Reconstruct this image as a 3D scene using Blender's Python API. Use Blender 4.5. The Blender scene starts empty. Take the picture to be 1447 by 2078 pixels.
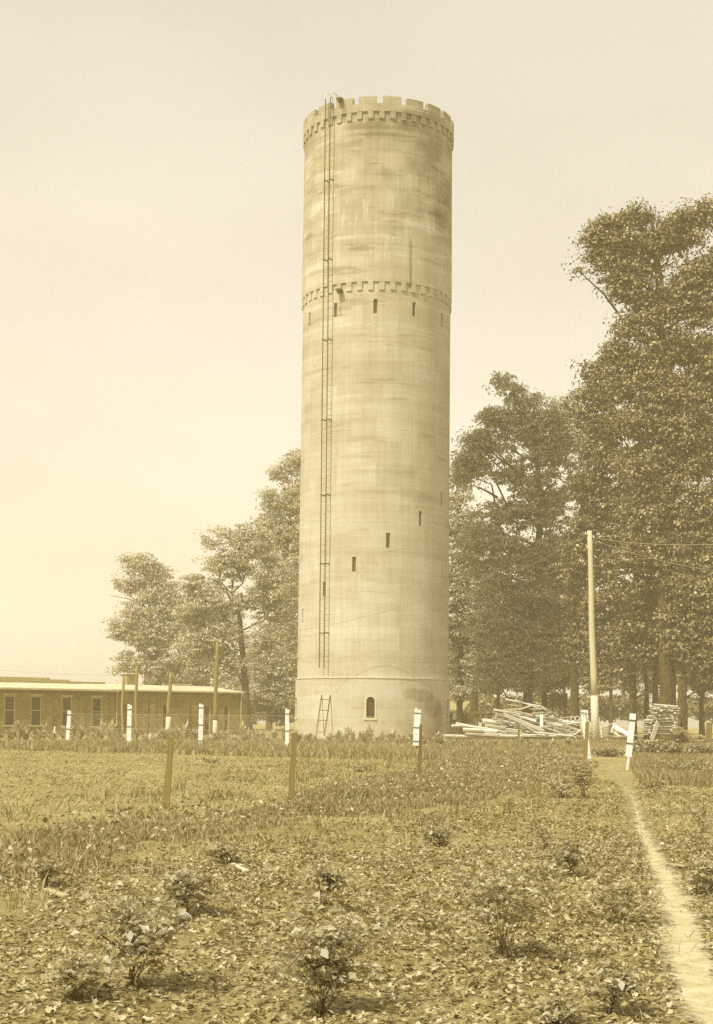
import bpy, math, random
import numpy as np
from mathutils import Vector, Matrix

R = math.radians
random.seed(7)
rng = np.random.default_rng(11)
sc = bpy.context.scene
COL = sc.collection

# ---------------------------------------------------------------- camera, world, sun, exposure
F, CX, HZ, EYE = 3000.0, 723.5, 1460.0, 1.3          # focal length in photo pixels, principal column, horizon row, eye height
ROLL = R(0.6)
cam = bpy.data.cameras.new('camera')
cam.sensor_fit = 'VERTICAL'
cam.sensor_height = 24.0
cam.lens = 24.0 * F / 2078.0
cam.shift_y = (HZ - 1039.0) / 2078.0
cam.clip_start = 0.1
cam.clip_end = 3000
camo = bpy.data.objects.new('camera', cam)
COL.objects.link(camo)
camo.location = (0, 0, EYE)
camo.rotation_euler = (R(90), -ROLL, 0)
sc.camera = camo

SUN_EL, SUN_AZ = R(52), R(42)                         # azimuth: to the left of straight behind the camera
world = bpy.data.worlds.new('World')
sc.world = world
world.use_nodes = True
wn, wl = world.node_tree.nodes, world.node_tree.links
wn.clear()
sky = wn.new('ShaderNodeTexSky')
sky.sky_type = 'NISHITA'
sky.sun_disc = False
sky.sun_elevation = SUN_EL
sky.sun_rotation = R(180) + SUN_AZ
sky.dust_density = 2.5
bw = wn.new('ShaderNodeRGBToBW')
pw = wn.new('ShaderNodeMath'); pw.operation = 'POWER'; pw.inputs[1].default_value = 0.34
tc = wn.new('ShaderNodeTexCoord')
mp = wn.new('ShaderNodeMapping'); mp.inputs['Scale'].default_value = (1.2, 1.2, 3.2)
cn = wn.new('ShaderNodeTexNoise'); cn.inputs['Scale'].default_value = 2.6; cn.inputs['Detail'].default_value = 5
cr = wn.new('ShaderNodeMapRange'); cr.inputs[1].default_value = .3; cr.inputs[2].default_value = .75
cr.inputs[3].default_value = 2.70; cr.inputs[4].default_value = 3.12
ml = wn.new('ShaderNodeMath'); ml.operation = 'MULTIPLY'
tint = wn.new('ShaderNodeVectorMath'); tint.operation = 'SCALE'; tint.inputs[0].default_value = (1.0, .935, .79)
bg = wn.new('ShaderNodeBackground'); bg.inputs['Strength'].default_value = 0.15
wo = wn.new('ShaderNodeOutputWorld')
wl.new(sky.outputs[0], bw.inputs[0]); wl.new(bw.outputs[0], pw.inputs[0]); wl.new(pw.outputs[0], ml.inputs[0])
wl.new(tc.outputs['Generated'], mp.inputs[0]); wl.new(mp.outputs[0], cn.inputs['Vector'])
wl.new(cn.outputs[0], cr.inputs[0]); wl.new(cr.outputs[0], ml.inputs[1])
wl.new(ml.outputs[0], tint.inputs['Scale']); wl.new(tint.outputs[0], bg.inputs['Color']); wl.new(bg.outputs[0], wo.inputs[0])

sun = bpy.data.lights.new('sun', 'SUN')
sun.energy = 3.0
sun.angle = R(0.6)
sun.color = (1.0, .95, .84)
suno = bpy.data.objects.new('sun', sun)
COL.objects.link(suno)
sdir = Vector((-math.sin(SUN_AZ) * math.cos(SUN_EL), -math.cos(SUN_AZ) * math.cos(SUN_EL), math.sin(SUN_EL)))
suno.rotation_euler = sdir.to_track_quat('Z', 'Y').to_euler()
suno.location = sdir * 60

sc.view_settings.view_transform = 'Standard'
sc.view_settings.look = 'None'
sc.view_settings.exposure = 0.62
sc.view_settings.gamma = 1.0
sc.cycles.max_bounces = 6
sc.cycles.diffuse_bounces = 2
sc.cycles.glossy_bounces = 1
sc.cycles.transmission_bounces = 3
sc.cycles.volume_bounces = 1
sc.cycles.use_denoising = False

# ---------------------------------------------------------------- picture rows and columns -> places
CR_, SR_ = math.cos(ROLL), math.sin(ROLL)
def unroll(px, py):
    dx, dy = px - CX, py - HZ
    return dx * CR_ + dy * SR_, -dx * SR_ + dy * CR_
def P(px, py, Y):
    a, b = unroll(px, py)
    return Vector((a / F * Y, Y, EYE - b / F * Y))
def G(px, py):
    a, b = unroll(px, py)
    Y = EYE * F / max(b, 4)
    return Vector((a / F * Y, Y, 0))

def hsh(ix, iy, seed):
    n = (ix.astype(np.int64) * 374761393 + iy.astype(np.int64) * 668265263 + seed * 1442695041) & 0x7fffffff
    n = ((n ^ (n >> 13)) * 1274126177) & 0x7fffffff
    return ((n ^ (n >> 16)) & 0xffff) / 65535.0
def vn(x, y, s, seed=0):
    x = np.asarray(x, float) / s; y = np.asarray(y, float) / s
    ix, iy = np.floor(x), np.floor(y); fx, fy = x - ix, y - iy
    fx = fx * fx * (3 - 2 * fx); fy = fy * fy * (3 - 2 * fy)
    a = hsh(ix, iy, seed); b = hsh(ix + 1, iy, seed); c = hsh(ix, iy + 1, seed); d = hsh(ix + 1, iy + 1, seed)
    return (a * (1 - fx) + b * fx) * (1 - fy) + (c * (1 - fx) + d * fx) * fy
def path_c(y):                                        # centre line of the trodden path
    y = np.asarray(y, float)
    return np.interp(y, [0, 5, 7.5, 12, 18, 26, 36, 46, 60], [1.1, 1.38, 1.74, 2.55, 3.5, 4.85, 6.35, 7.9, 9.2])
def path_w(y):
    return np.interp(np.asarray(y, float), [0, 8, 20, 45], [.19, .165, .125, .2])
def gz(x, y):                                         # height of the soil
    x = np.asarray(x, float); y = np.asarray(y, float)
    soft = (vn(x, y, 2.3, 1) - .5) * .07 + (vn(x, y, .6, 2) - .5) * .05 + (vn(x, y, .22, 3) - .5) * .03
    far = np.clip((y - 60) / 25, 0, 1)
    fade = 1 - .85 * far
    d = np.abs(x - path_c(y)) / path_w(y)
    trod = np.clip(1.6 - d, 0, 1) * (y < 62)
    return soft * fade * (1 - .8 * trod) - .02 * trod

# ---------------------------------------------------------------- colours of an old brown print, and materials
_T = [(0, (0, 0, 0)), (.05, (.05, .028, .004)), (.114, (.114, .066, .010)), (.27, (.27, .185, .045)), (.515, (.515, .40, .16)),
      (.68, (.68, .58, .37)), (.87, (.87, .80, .66)), (1, (1, .95, .85))]
def sep(r):
    for (a, ca), (b, cb) in zip(_T, _T[1:]):
        if r <= b:
            t = (r - a) / (b - a)
            c = [(ca[i] + (cb[i] - ca[i]) * t) * (.97, 1.06, 1.2)[i] for i in range(3)]; g = .3 * c[0] + .7 * c[1]
            return tuple(q + (g - q) * .08 for q in c) + (1,)
    return (1, .95, .85, 1)

class NT:
    def __init__(s, name):
        s.m = bpy.data.materials.new(name); s.m.use_nodes = True
        s.n, s.l = s.m.node_tree.nodes, s.m.node_tree.links
        s.n.clear()
        s.out = s.n.new('ShaderNodeOutputMaterial')
    def put(s, sock, v):
        if isinstance(v, bpy.types.NodeSocket): s.l.new(v, sock)
        elif v is not None: sock.default_value = v
    def math(s, op, a, b=None, c=None, clamp=False):
        n = s.n.new('ShaderNodeMath'); n.operation = op; n.use_clamp = clamp
        s.put(n.inputs[0], a); s.put(n.inputs[1], b); s.put(n.inputs[2], c)
        return n.outputs[0]
    def rng(s, v, a, b, c=0., d=1.):
        n = s.n.new('ShaderNodeMapRange')
        for i, q in enumerate((v, a, b, c, d)): s.put(n.inputs[i], q)
        return n.outputs[0]
    def noise(s, vec, scale, detail=3, rough=.5, dist=0.):
        n = s.n.new('ShaderNodeTexNoise')
        s.put(n.inputs['Vector'], vec); n.inputs['Scale'].default_value = scale
        n.inputs['Detail'].default_value = detail; n.inputs['Roughness'].default_value = rough
        n.inputs['Distortion'].default_value = dist
        return n.outputs[0]
    def mapv(s, vec, scale=(1, 1, 1), loc=(0, 0, 0)):
        n = s.n.new('ShaderNodeMapping'); s.put(n.inputs[0], vec)
        n.inputs['Scale'].default_value = scale; n.inputs['Location'].default_value = loc
        return n.outputs[0]
    def obj(s):
        return s.n.new('ShaderNodeTexCoord').outputs['Object']
    def xyz(s, v):
        n = s.n.new('ShaderNodeSeparateXYZ'); s.put(n.inputs[0], v); return n.outputs
    def comb(s, x, y, z):
        n = s.n.new('ShaderNodeCombineXYZ')
        for i, q in enumerate((x, y, z)): s.put(n.inputs[i], q)
        return n.outputs[0]
    def mix(s, f, a, b, mode='MIX'):
        n = s.n.new('ShaderNodeMix'); n.data_type = 'RGBA'; n.blend_type = mode
        s.put(n.inputs[0], f); s.put(n.inputs[6], a); s.put(n.inputs[7], b)
        return n.outputs[2]
    def ramp(s, f, stops):
        n = s.n.new('ShaderNodeValToRGB'); s.put(n.inputs[0], f)
        e = n.color_ramp.elements
        while len(e) < len(stops): e.new(.5)
        for i, (p, c) in enumerate(stops): e[i].position = p; e[i].color = c
        return n.outputs[0]
    def bump(s, h, strength=.5, dist=.02):
        n = s.n.new('ShaderNodeBump'); s.put(n.inputs['Height'], h)
        n.inputs['Strength'].default_value = strength; n.inputs['Distance'].default_value = dist
        return n.outputs[0]
    def island(s):
        return s.n.new('ShaderNodeNewGeometry').outputs['Random Per Island']
    def bsdf(s, col, rough=.8, spec=.3, normal=None, metal=0., end=True):
        n = s.n.new('ShaderNodeBsdfPrincipled')
        s.put(n.inputs['Base Color'], col); s.put(n.inputs['Roughness'], rough)
        n.inputs['Specular IOR Level'].default_value = spec; n.inputs['Metallic'].default_value = metal
        s.put(n.inputs['Normal'], normal)
        if end: s.l.new(n.outputs[0], s.out.inputs[0])
        return n.outputs[0]

def m_concrete():
    k = NT('cast_concrete'); o = k.obj(); x, y, z = k.xyz(o)
    th = k.math('ARCTAN2', x, k.math('MULTIPLY', y, -1.))
    arc = k.math('MULTIPLY', th, 5.15)
    v2 = k.comb(arc, z, 0.)
    blot = k.noise(k.mapv(v2, (1, .8, 1)), .45, 5, .6)
    streak = k.noise(k.mapv(v2, (2.6, .13, 1)), 1.6, 4, .6)
    fine = k.noise(k.mapv(v2, (9, .25, 1)), 1., 2)
    zw = k.math('ADD', z, k.math('MULTIPLY', k.noise(k.mapv(v2, (.5, .2, 1)), .7, 2), .35))
    lift = k.noise(k.comb(0., 0., zw), 1.15, 3, .7)                 # pours, one above the other
    line = k.rng(k.math('ABSOLUTE', k.math('SUBTRACT', k.math('FRACT', k.math('DIVIDE', zw, 1.52)), .5)), 0., .022, 1., 0.)
    linek = k.math('MULTIPLY', line, k.rng(k.noise(k.mapv(v2, (.35, .66, 1)), 1., 1), .5, .62))
    side = k.rng(th, -1.2, 1.4)
    v = k.math('ADD', k.rng(blot, .3, .7, -.06, .06), k.rng(streak, .32, .68, -.035, .035))
    v = k.math('ADD', v, k.rng(lift, .3, .7, -.065, .065))
    v = k.math('ADD', v, k.rng(fine, .3, .7, -.010, .010))
    v = k.math('SUBTRACT', v, k.math('MULTIPLY', linek, .15))
    bp = k.n.new('ShaderNodeTexBrick'); k.put(bp.inputs['Vector'], k.comb(arc, zw, 0.)); bp.offset = .37
    bp.inputs['Color1'].default_value = (0, 0, 0, 1); bp.inputs['Color2'].default_value = (1, 1, 1, 1); bp.inputs['Mortar'].default_value = (.35, .35, .35, 1)
    bp.inputs['Scale'].default_value = 1.; bp.inputs['Brick Width'].default_value = 2.7; bp.inputs['Row Height'].default_value = 1.52; bp.inputs['Mortar Size'].default_value = .004
    v = k.math('ADD', v, k.rng(bp.outputs[0], 0., 1., -.045, .045))
    patch = k.rng(k.noise(k.mapv(v2, (.22, 1.1, 1), (7, 3, 0)), 1.1, 5, .6), .56, .60)
    v = k.math('ADD', v, k.math('MULTIPLY', patch, k.rng(z, 14., 34., -.02, .09)))
    patch2 = k.rng(k.noise(k.mapv(v2, (.16, 1.2, 1), (1, 9, 0)), 1.0, 5, .6), .57, .62)
    v = k.math('SUBTRACT', v, k.math('MULTIPLY', patch2, k.rng(z, 10., 36., .05, .13)))
    # weathering: the dark upper drum, a big stain at the foot on the right, drips below the spouts, lime runs
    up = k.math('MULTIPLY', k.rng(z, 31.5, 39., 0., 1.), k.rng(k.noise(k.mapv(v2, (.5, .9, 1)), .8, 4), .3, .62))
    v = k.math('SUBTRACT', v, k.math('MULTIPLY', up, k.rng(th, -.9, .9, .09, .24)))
    def spot(t0, z0, rt, rz, amt):
        a = k.math('DIVIDE', k.math('SUBTRACT', th, t0), rt); b = k.math('DIVIDE', k.math('SUBTRACT', z, z0), rz)
        d = k.math('ADD', k.math('MULTIPLY', a, a), k.math('MULTIPLY', b, b))
        d = k.math('ADD', d, k.rng(blot, .3, .7, -.5, .5))
        return k.math('MULTIPLY', k.rng(d, .35, 1.1, 1., 0.), amt)
    for q in ((.62, 2.95, .28, .45, .17), (.85, 2.2, .17, .9, .14), (.98, 1.6, .12, 1.3, .1), (.72, .4, .3, .6, .10), (.42, 1.1, .07, 1.0, .04),
              (-.50, 28.6, .035, .8, .10), (-.47, 41.4, .04, .9, .16), (.1, 40.3, .6, .35, .10), (.45, 37.2, .5, .6, .07),
              (1.2, 35.0, .45, 1.6, .12), (.30, 16.3, .5, .25, .06), (.1, 17.6, .6, .18, .06)):
        v = k.math('SUBTRACT', v, spot(*q))
    strip = k.math('MULTIPLY', k.rng(k.math('ABSOLUTE', k.math('SUBTRACT', th, .433)), .014, .021, 1., 0.),
                   k.math('MULTIPLY', k.rng(z, 29.6, 29.9), k.rng(z, 32.6, 33.3, 1., 0.)))
    v = k.math('SUBTRACT', v, k.math('MULTIPLY', strip, .2))
    lime = k.math('MULTIPLY', k.rng(k.noise(k.mapv(v2, (3.4, .42, 1), (3, 1, 0)), 1., 3, .6), .57, .68),
                  k.math('MULTIPLY', k.rng(z, 29.5, 33.), k.rng(z, 36.8, 38.5, 1., 0.)))
    v = k.math('ADD', v, k.math('MULTIPLY', lime, .13))
    v = k.math('ADD', v, k.rng(z, 0., 42., .05, -.05))
    def cs(q):
        c = sep(q); g = .8 * c[1] + .2 * c[0]
        return tuple(a_ + (g - a_) * .36 for a_ in c[:3]) + (1,)
    col = k.ramp(k.math('ADD', v, .525), [(.0, cs(.12)), (.28, cs(.30)), (.5, cs(.50)), (.7, cs(.66)), (1., cs(.8))])
    h = k.math('ADD', k.noise(v2, 9., 4, .6), k.math('MULTIPLY', linek, .8))
    k.bsdf(col, .9, .15, k.bump(h, .35, .02)); return k.m
def m_plain(name, r, var=.15, scale=3., rough=.8, spec=.2, stretch=(1, 1, 1), bump=.2):
    k = NT(name); o = k.mapv(k.obj(), stretch); n = k.noise(o, scale, 4, .6)
    k.bsdf(k.ramp(n, [(.3, sep(r * (1 - var))), (.7, sep(min(1, r * (1 + var))))]), rough, spec, k.bump(n, bump, .02)); return k.m
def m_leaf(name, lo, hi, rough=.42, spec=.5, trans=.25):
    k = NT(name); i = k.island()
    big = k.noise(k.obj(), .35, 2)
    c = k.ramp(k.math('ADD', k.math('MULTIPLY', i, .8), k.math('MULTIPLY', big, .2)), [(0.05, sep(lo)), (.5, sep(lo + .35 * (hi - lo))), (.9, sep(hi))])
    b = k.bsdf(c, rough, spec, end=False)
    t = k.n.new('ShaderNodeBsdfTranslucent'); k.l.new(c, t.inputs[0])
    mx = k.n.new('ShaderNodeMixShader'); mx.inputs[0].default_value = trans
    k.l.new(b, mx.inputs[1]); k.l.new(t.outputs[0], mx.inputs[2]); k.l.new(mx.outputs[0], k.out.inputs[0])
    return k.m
def m_wood(name, lo, hi, axis=2, rough=.8, sc_=14.):
    k = NT(name); o = k.obj(); i = k.island()
    s = [sc_, sc_, sc_]; s[axis] = sc_ * .06
    g = k.noise(k.mapv(o, tuple(s)), 1., 4, .6)
    f = k.math('ADD', k.math('MULTIPLY', g, .6), k.math('MULTIPLY', i, .4))
    ob = k.n.new('ShaderNodeObjectInfo').outputs['Random']
    f = k.math('ADD', f, k.rng(ob, 0., 1., -.22, .22))
    k.bsdf(k.ramp(f, [(.2, sep(lo)), (.8, sep(hi))]), rough, .2, k.bump(g, .4, .01)); return k.m
def m_bark():
    k = NT('bark'); o = k.obj()
    v = k.n.new('ShaderNodeTexVoronoi'); v.feature = 'DISTANCE_TO_EDGE'; k.put(v.inputs['Vector'], k.mapv(o, (9, 9, 1.4))); v.inputs['Scale'].default_value = 1.
    n = k.noise(k.mapv(o, (3, 3, .6)), 2., 4)
    f = k.math('ADD', k.rng(v.outputs[0], 0., .25, 0., .5), k.math('MULTIPLY', n, .5))
    k.bsdf(k.ramp(f, [(.15, sep(.05)), (.85, sep(.17))]), .9, .1, k.bump(f, .9, .05)); return k.m
def m_brick():
    k = NT('brick_wall'); o = k.obj(); x, y, z = k.xyz(o)
    u = k.math('ADD', x, k.math('MULTIPLY', y, .7))
    b = k.n.new('ShaderNodeTexBrick'); k.put(b.inputs['Vector'], k.comb(u, z, 0.))
    b.inputs['Color1'].default_value = sep(.19); b.inputs['Color2'].default_value = sep(.28); b.inputs['Mortar'].default_value = sep(.38)
    b.inputs['Scale'].default_value = 1.; b.inputs['Brick Width'].default_value = .23; b.inputs['Row Height'].default_value = .078
    b.inputs['Mortar Size'].default_value = .008
    n = k.noise(k.comb(u, z, 0.), .8, 4, .6)
    k.bsdf(k.mix(1., b.outputs[0], k.ramp(n, [(.3, (.75, .75, .75, 1)), (.7, (1.15, 1.15, 1.15, 1))]), 'MULTIPLY'), .9, .1); return k.m
def m_soil():
    k = NT('soil'); o = k.obj()
    a = k.noise(o, .5, 4, .6); b = k.noise(o, 9., 6, .7); c = k.noise(o, 45., 4, .7)
    f = k.math('ADD', k.math('MULTIPLY', a, .35), k.math('ADD', k.math('MULTIPLY', b, .4), k.math('MULTIPLY', c, .25)))
    h = k.math('ADD', b, k.math('MULTIPLY', c, .35))
    k.bsdf(k.ramp(f, [(.3, sep(.17)), (.5, sep(.34)), (.7, sep(.53))]), .95, .1, k.bump(h, .9, .05)); return k.m
def m_path():
    k = NT('trodden_dirt'); o = k.obj()
    e = k.n.new('ShaderNodeAttribute'); e.attribute_name = 'rim'; e = e.outputs['Fac']
    b = k.noise(o, 6., 6, .7); c = k.noise(o, 60., 3, .6)
    f = k.math('ADD', k.math('MULTIPLY', b, .6), k.math('MULTIPLY', c, .4))
    d = k.bsdf(k.ramp(f, [(.35, sep(.36)), (.62, sep(.60))]), .95, .1, k.bump(f, .5, .02), end=False)
    t = k.n.new('ShaderNodeBsdfTransparent'); mx = k.n.new('ShaderNodeMixShader')
    a = k.rng(k.math('SUBTRACT', k.math('ADD', k.noise(o, 14., 5, .7), k.math('MULTIPLY', k.noise(o, 2.5, 2), .5)), k.math('MULTIPLY', e, .95)), .16, .50)
    k.l.new(a, mx.inputs[0]); k.l.new(t.outputs[0], mx.inputs[1]); k.l.new(d, mx.inputs[2]); k.l.new(mx.outputs[0], k.out.inputs[0]); return k.m
def m_whitewash():
    k = NT('whitewash'); o = k.obj()
    n = k.noise(k.mapv(o, (8, 8, 3)), 2., 5, .7)
    k.bsdf(k.ramp(n, [(.30, sep(.40)), (.42, sep(.80)), (.8, sep(.92))]), .8, .2, k.bump(n, .3, .01)); return k.m
def m_glass():
    k = NT('dark_window'); n = k.noise(k.obj(), .8, 2)
    k.bsdf(k.ramp(n, [(.3, sep(.04)), (.7, sep(.09))]), .15, .5); return k.m

M = dict(
    concrete=m_concrete(), trim=m_plain('pale_cement', .62, .12, 6.), soil=m_soil(), path=m_path(), bark=m_bark(), brick=m_brick(),
    white=m_whitewash(), lime=m_plain('worn_limewash', .60, .28, 9., .9, .1), glass=m_glass(), slit=m_plain('dark_recess', .22, .2, 2.), iron=m_plain('rusty_iron', .13, .3, 20., .7, .4),
    strap=m_plain('rusty_wire', .16, .3, 20., .7, .4), post=m_wood('grey_post_wood', .13, .27), plank=m_wood('weathered_boards', .28, .80, 0),
    pole=m_wood('pole_wood', .32, .60), leftpole=m_wood('old_pole_wood', .20, .34),
    dark_wood=m_wood('dark_shed_boards', .10, .20), roof=m_plain('pale_sheet_roof', .60, .16, 1.5, .6), shingle=m_plain('grey_shingles', .40, .2, 5.),
    frame=m_plain('painted_frame', .46, .15, 8.), wire=m_plain('galvanised_wire', .52, .1, 8., .5, .5), cable=m_plain('cable', .24, .1, 8., .5, .4),
    leaf_hazed=m_leaf('haze_paled_leaves', .40, .82, .5, .35, .3), leaf_shaded=m_leaf('dense_shaded_leaves', .07, .54, .45, .45, .12), leaf_wood=m_leaf('undergrowth_leaves', .2, .5),  # pale tree leaves have haze in their colour, dark ones the canopy shade
    leaf_rose=m_leaf('rose_leaves', .36, .70, .55, .25, .4), rose_weed=m_leaf('weed_leaves', .2, .5, .55, .3, .3), leaf_canna=m_leaf('border_leaves', .20, .60, .38, .5, .25),
    grass=m_leaf('grass_blades', .22, .54, .5, .35, .3), litter=m_leaf('dead_leaves', .24, .60, .7, .2, .1),
    straw=m_leaf('mown_grass', .26, .5, .5, .3, .3), clod=m_plain('soil_clods', .33, .35, 12., .95, .1), cane=m_plain('rose_canes', .13, .3, 20.),
    petal=m_plain('pale_petals', .72, .08, 9.), dry=m_plain('dry_sticks', .42, .3, 15.), stone=m_plain('pale_stone', .6, .15, 9.))

# ---------------------------------------------------------------- mesh helpers
def tag(o, label=None, cat=None, group=None, kind=None):
    if label: o['label'] = label
    if cat: o['category'] = cat
    if group: o['group'] = group
    if kind: o['kind'] = kind
    return o
def empty(name, loc, label=None, cat=None, group=None):
    o = bpy.data.objects.new(name, None); COL.objects.link(o); o.location = loc
    o.empty_display_size = .3
    return tag(o, label, cat, group)
def link(name, me, m, parent=None, loc=None):
    o = bpy.data.objects.new(name, me); COL.objects.link(o)
    me.materials.append(M[m])
    if parent: o.parent = parent
    elif loc is not None: o.location = loc
    return o
def wloc(p):
    v = Vector((0, 0, 0))
    while p: v += p.location; p = p.parent
    return v
class MB:
    def __init__(s): s.v, s.f = [], []
    def add(s, vs, fs):
        b = len(s.v); s.v += [tuple(q) for q in vs]; s.f += [tuple(b + i for i in g) for g in fs]; return s
    def box(s, c, size, rot=None):
        hx, hy, hz = size[0] / 2, size[1] / 2, size[2] / 2
        vs = [Vector((x, y, z)) for x in (-hx, hx) for y in (-hy, hy) for z in (-hz, hz)]
        if rot is not None: vs = [rot @ q for q in vs]
        c = Vector(c)
        return s.add([q + c for q in vs], [(0, 1, 3, 2), (4, 6, 7, 5), (0, 4, 5, 1), (2, 3, 7, 6), (0, 2, 6, 4), (1, 5, 7, 3)])
    def beam(s, a, b, w, h, up=(0, 0, 1)):
        a, b = Vector(a), Vector(b); d = (b - a); L = d.length; d.normalize()
        u = Vector(up); y = u.cross(d)
        if y.length < 1e-4: y = Vector((0, 1, 0)).cross(d)
        y.normalize(); z = d.cross(y)
        return s.box((a + b) / 2, (L, w, h), Matrix((d, y, z)).transposed())
    def tube(s, pts, rad, n=8, cap=True):
        pts = [Vector(p) for p in pts]
        if not hasattr(rad, '__len__'): rad = [rad] * len(pts)
        vs, fs = [], []
        ref = Vector((0.31, .93, .17))
        for i, p in enumerate(pts):
            t = (pts[min(i + 1, len(pts) - 1)] - pts[max(i - 1, 0)]).normalized()
            x = (ref - t * ref.dot(t)).normalized(); y = t.cross(x)
            for k in range(n):
                a = 2 * math.pi * k / n
                vs.append(p + (x * math.cos(a) + y * math.sin(a)) * rad[i])
        for i in range(len(pts) - 1):
            for k in range(n):
                k2 = (k + 1) % n
                fs.append((i * n + k, i * n + k2, (i + 1) * n + k2, (i + 1) * n + k))
        if cap: fs += [tuple(range(n))[::-1], tuple(range((len(pts) - 1) * n, len(pts) * n))]
        return s.add(vs, fs)
    def build(s, name, m, parent=None, loc=None, smooth=False):
        o0 = wloc(parent) if parent else Vector(loc if loc is not None else (0, 0, 0))
        me = bpy.data.meshes.new(name)
        me.from_pydata([(q[0] - o0.x, q[1] - o0.y, q[2] - o0.z) for q in s.v], [], s.f)
        if smooth: me.polygons.foreach_set('use_smooth', [True] * len(me.polygons))
        me.update()
        return link(name, me, m, parent, loc)
def np_mesh(name, V, Fc, m, parent=None, loc=None, smooth=False):
    """V (n,3) world coordinates, Fc (k,c) faces of c corners each"""
    o0 = np.array(wloc(parent) if parent else (loc if loc is not None else (0, 0, 0)), float)
    me = bpy.data.meshes.new(name); V = V - o0
    c = Fc.shape[1]
    me.vertices.add(len(V)); me.vertices.foreach_set('co', V.astype(np.float32).ravel())
    me.loops.add(Fc.size); me.loops.foreach_set('vertex_index', Fc.astype(np.int32).ravel())
    me.polygons.add(len(Fc)); me.polygons.foreach_set('loop_start', np.arange(len(Fc), dtype=np.int32) * c)
    if smooth: me.polygons.foreach_set('use_smooth', np.ones(len(Fc), bool))
    me.update(calc_edges=True)
    return link(name, me, m, parent, loc)
def norm(a): return a / (np.linalg.norm(a, axis=1, keepdims=True) + 1e-9)
def leaf_mesh(C, L, W, up=.5, along=None, fold=.25, nb=None):
    """leaves as two triangles-wide kites folded along the midrib"""
    n = len(C)
    nrm = rng.normal(size=(n, 3)); nrm[:, 2] = np.abs(nrm[:, 2]) + up; nrm = norm(nrm)
    if nb is not None: nrm = norm(norm(rng.normal(size=(n, 3))) * .62 + norm(nb))
    L = L * rng.choice([.7, 1., 1.35], n)
    d = rng.normal(size=(n, 3)) if along is None else along + rng.normal(size=(n, 3)) * .35
    d = norm(d - nrm * (d * nrm).sum(1, keepdims=True)); s = np.cross(nrm, d)
    W = (W * L / L.mean() * rng.uniform(.7, 1.3, n))[:, None]; L = (L * rng.uniform(.8, 1.2, n))[:, None]
    V = np.stack([C - d * L * .5, C - d * L * .02 + s * W * .5 + nrm * W * fold, C + d * L * .5 - nrm * L * .12, C - d * L * .02 - s * W * .5 + nrm * W * fold], 1)
    Fc = np.arange(n * 4).reshape(n, 4)
    return V.reshape(-1, 3), np.concatenate([Fc[:, [0, 1, 2]], Fc[:, [0, 2, 3]]])

# ================================================================= THE SETTING: ground and path
def grid_axis(lo, hi, dense, step, grow=1.16):
    a = list(np.arange(dense[0], dense[1] + 1e-6, step))
    s = step; x = dense[1]
    while x < hi: s = min(s * grow, 45); x += s; a.append(min(x, hi))
    s = step; x = dense[0]; b = []
    while x > lo: s = min(s * grow, 45); x -= s; b.append(max(x, lo))
    return np.array(b[::-1] + a)
gx = grid_axis(-400, 400, (-7, 8), .075); gy = grid_axis(-60, 420, (5.5, 36), .085)
X, Y = np.meshgrid(gx, gy)
V = np.stack([X.ravel(), Y.ravel(), gz(X, Y).ravel()], 1)
nx, ny = len(gx), len(gy)
I = (np.arange(ny - 1)[:, None] * nx + np.arange(nx - 1)[None, :]).ravel()
o = np_mesh('ground', V, np.stack([I, I + 1, I + nx + 1, I + nx], 1), 'soil', smooth=True)
tag(o, 'bare garden soil around the concrete tower', 'ground', kind='structure')
ys = np.concatenate([np.arange(3.5, 30, .1), np.arange(30, 50, .25)])
ws = np.linspace(-1, 1, 9)
PX = path_c(ys)[:, None] + ws[None, :] * 1.9 * path_w(ys)[:, None] * (1 + .35 * (vn(ys, ys * 0, .7, 9)[:, None] - .5)) + (vn(ys, ys * 0 + 5, .35, 4)[:, None] - .5) * .08
PY = np.repeat(ys[:, None], 9, 1)
V = np.stack([PX.ravel(), PY.ravel(), (gz(PX, PY) + .012).ravel()], 1)
V[:, 2] -= (np.abs(np.tile(ws, len(ys))) > .99) * .03
I = (np.arange(len(ys) - 1)[:, None] * 9 + np.arange(8)[None, :]).ravel()
o = np_mesh('path', V, np.stack([I, I + 1, I + 10, I + 9], 1), 'path', smooth=True)
at = o.data.attributes.new('rim', 'FLOAT', 'POINT'); at.data.foreach_set('value', (np.abs(np.tile(ws, len(ys))) + np.repeat(np.clip((ys - 9) / 22, 0, 1) * .42, 9)).astype(np.float32))
tag(o, 'pale trodden dirt path leading towards the gap in the fence', 'path', kind='structure')

# ================================================================= THE TOWER
TD = 102.0
TC = Vector((unroll(756.5, 1378)[0] / F * TD, TD, 0))
def tz(px, py, r=5.15):                               # height and angle on the tower wall seen at a picture point
    a, b = unroll(px, py)
    Yd = TD - r
    for _ in range(6):
        x = a / F * Yd - TC.x
        s = max(-.999, min(.999, x / r)); Yd = TD - r * math.sqrt(1 - s * s)
    return math.asin(s), EYE - b / F * Yd
def tp(th, r, z): return Vector((TC.x + r * math.sin(th), TC.y - r * math.cos(th), z))
tower = empty('water_tower', TC, 'tall round concrete water tower with a battlemented top', 'tower')
def rs(z): return 5.21 - .14 * (z - 4.1) / 26.0       # the shaft narrows upwards

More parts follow.
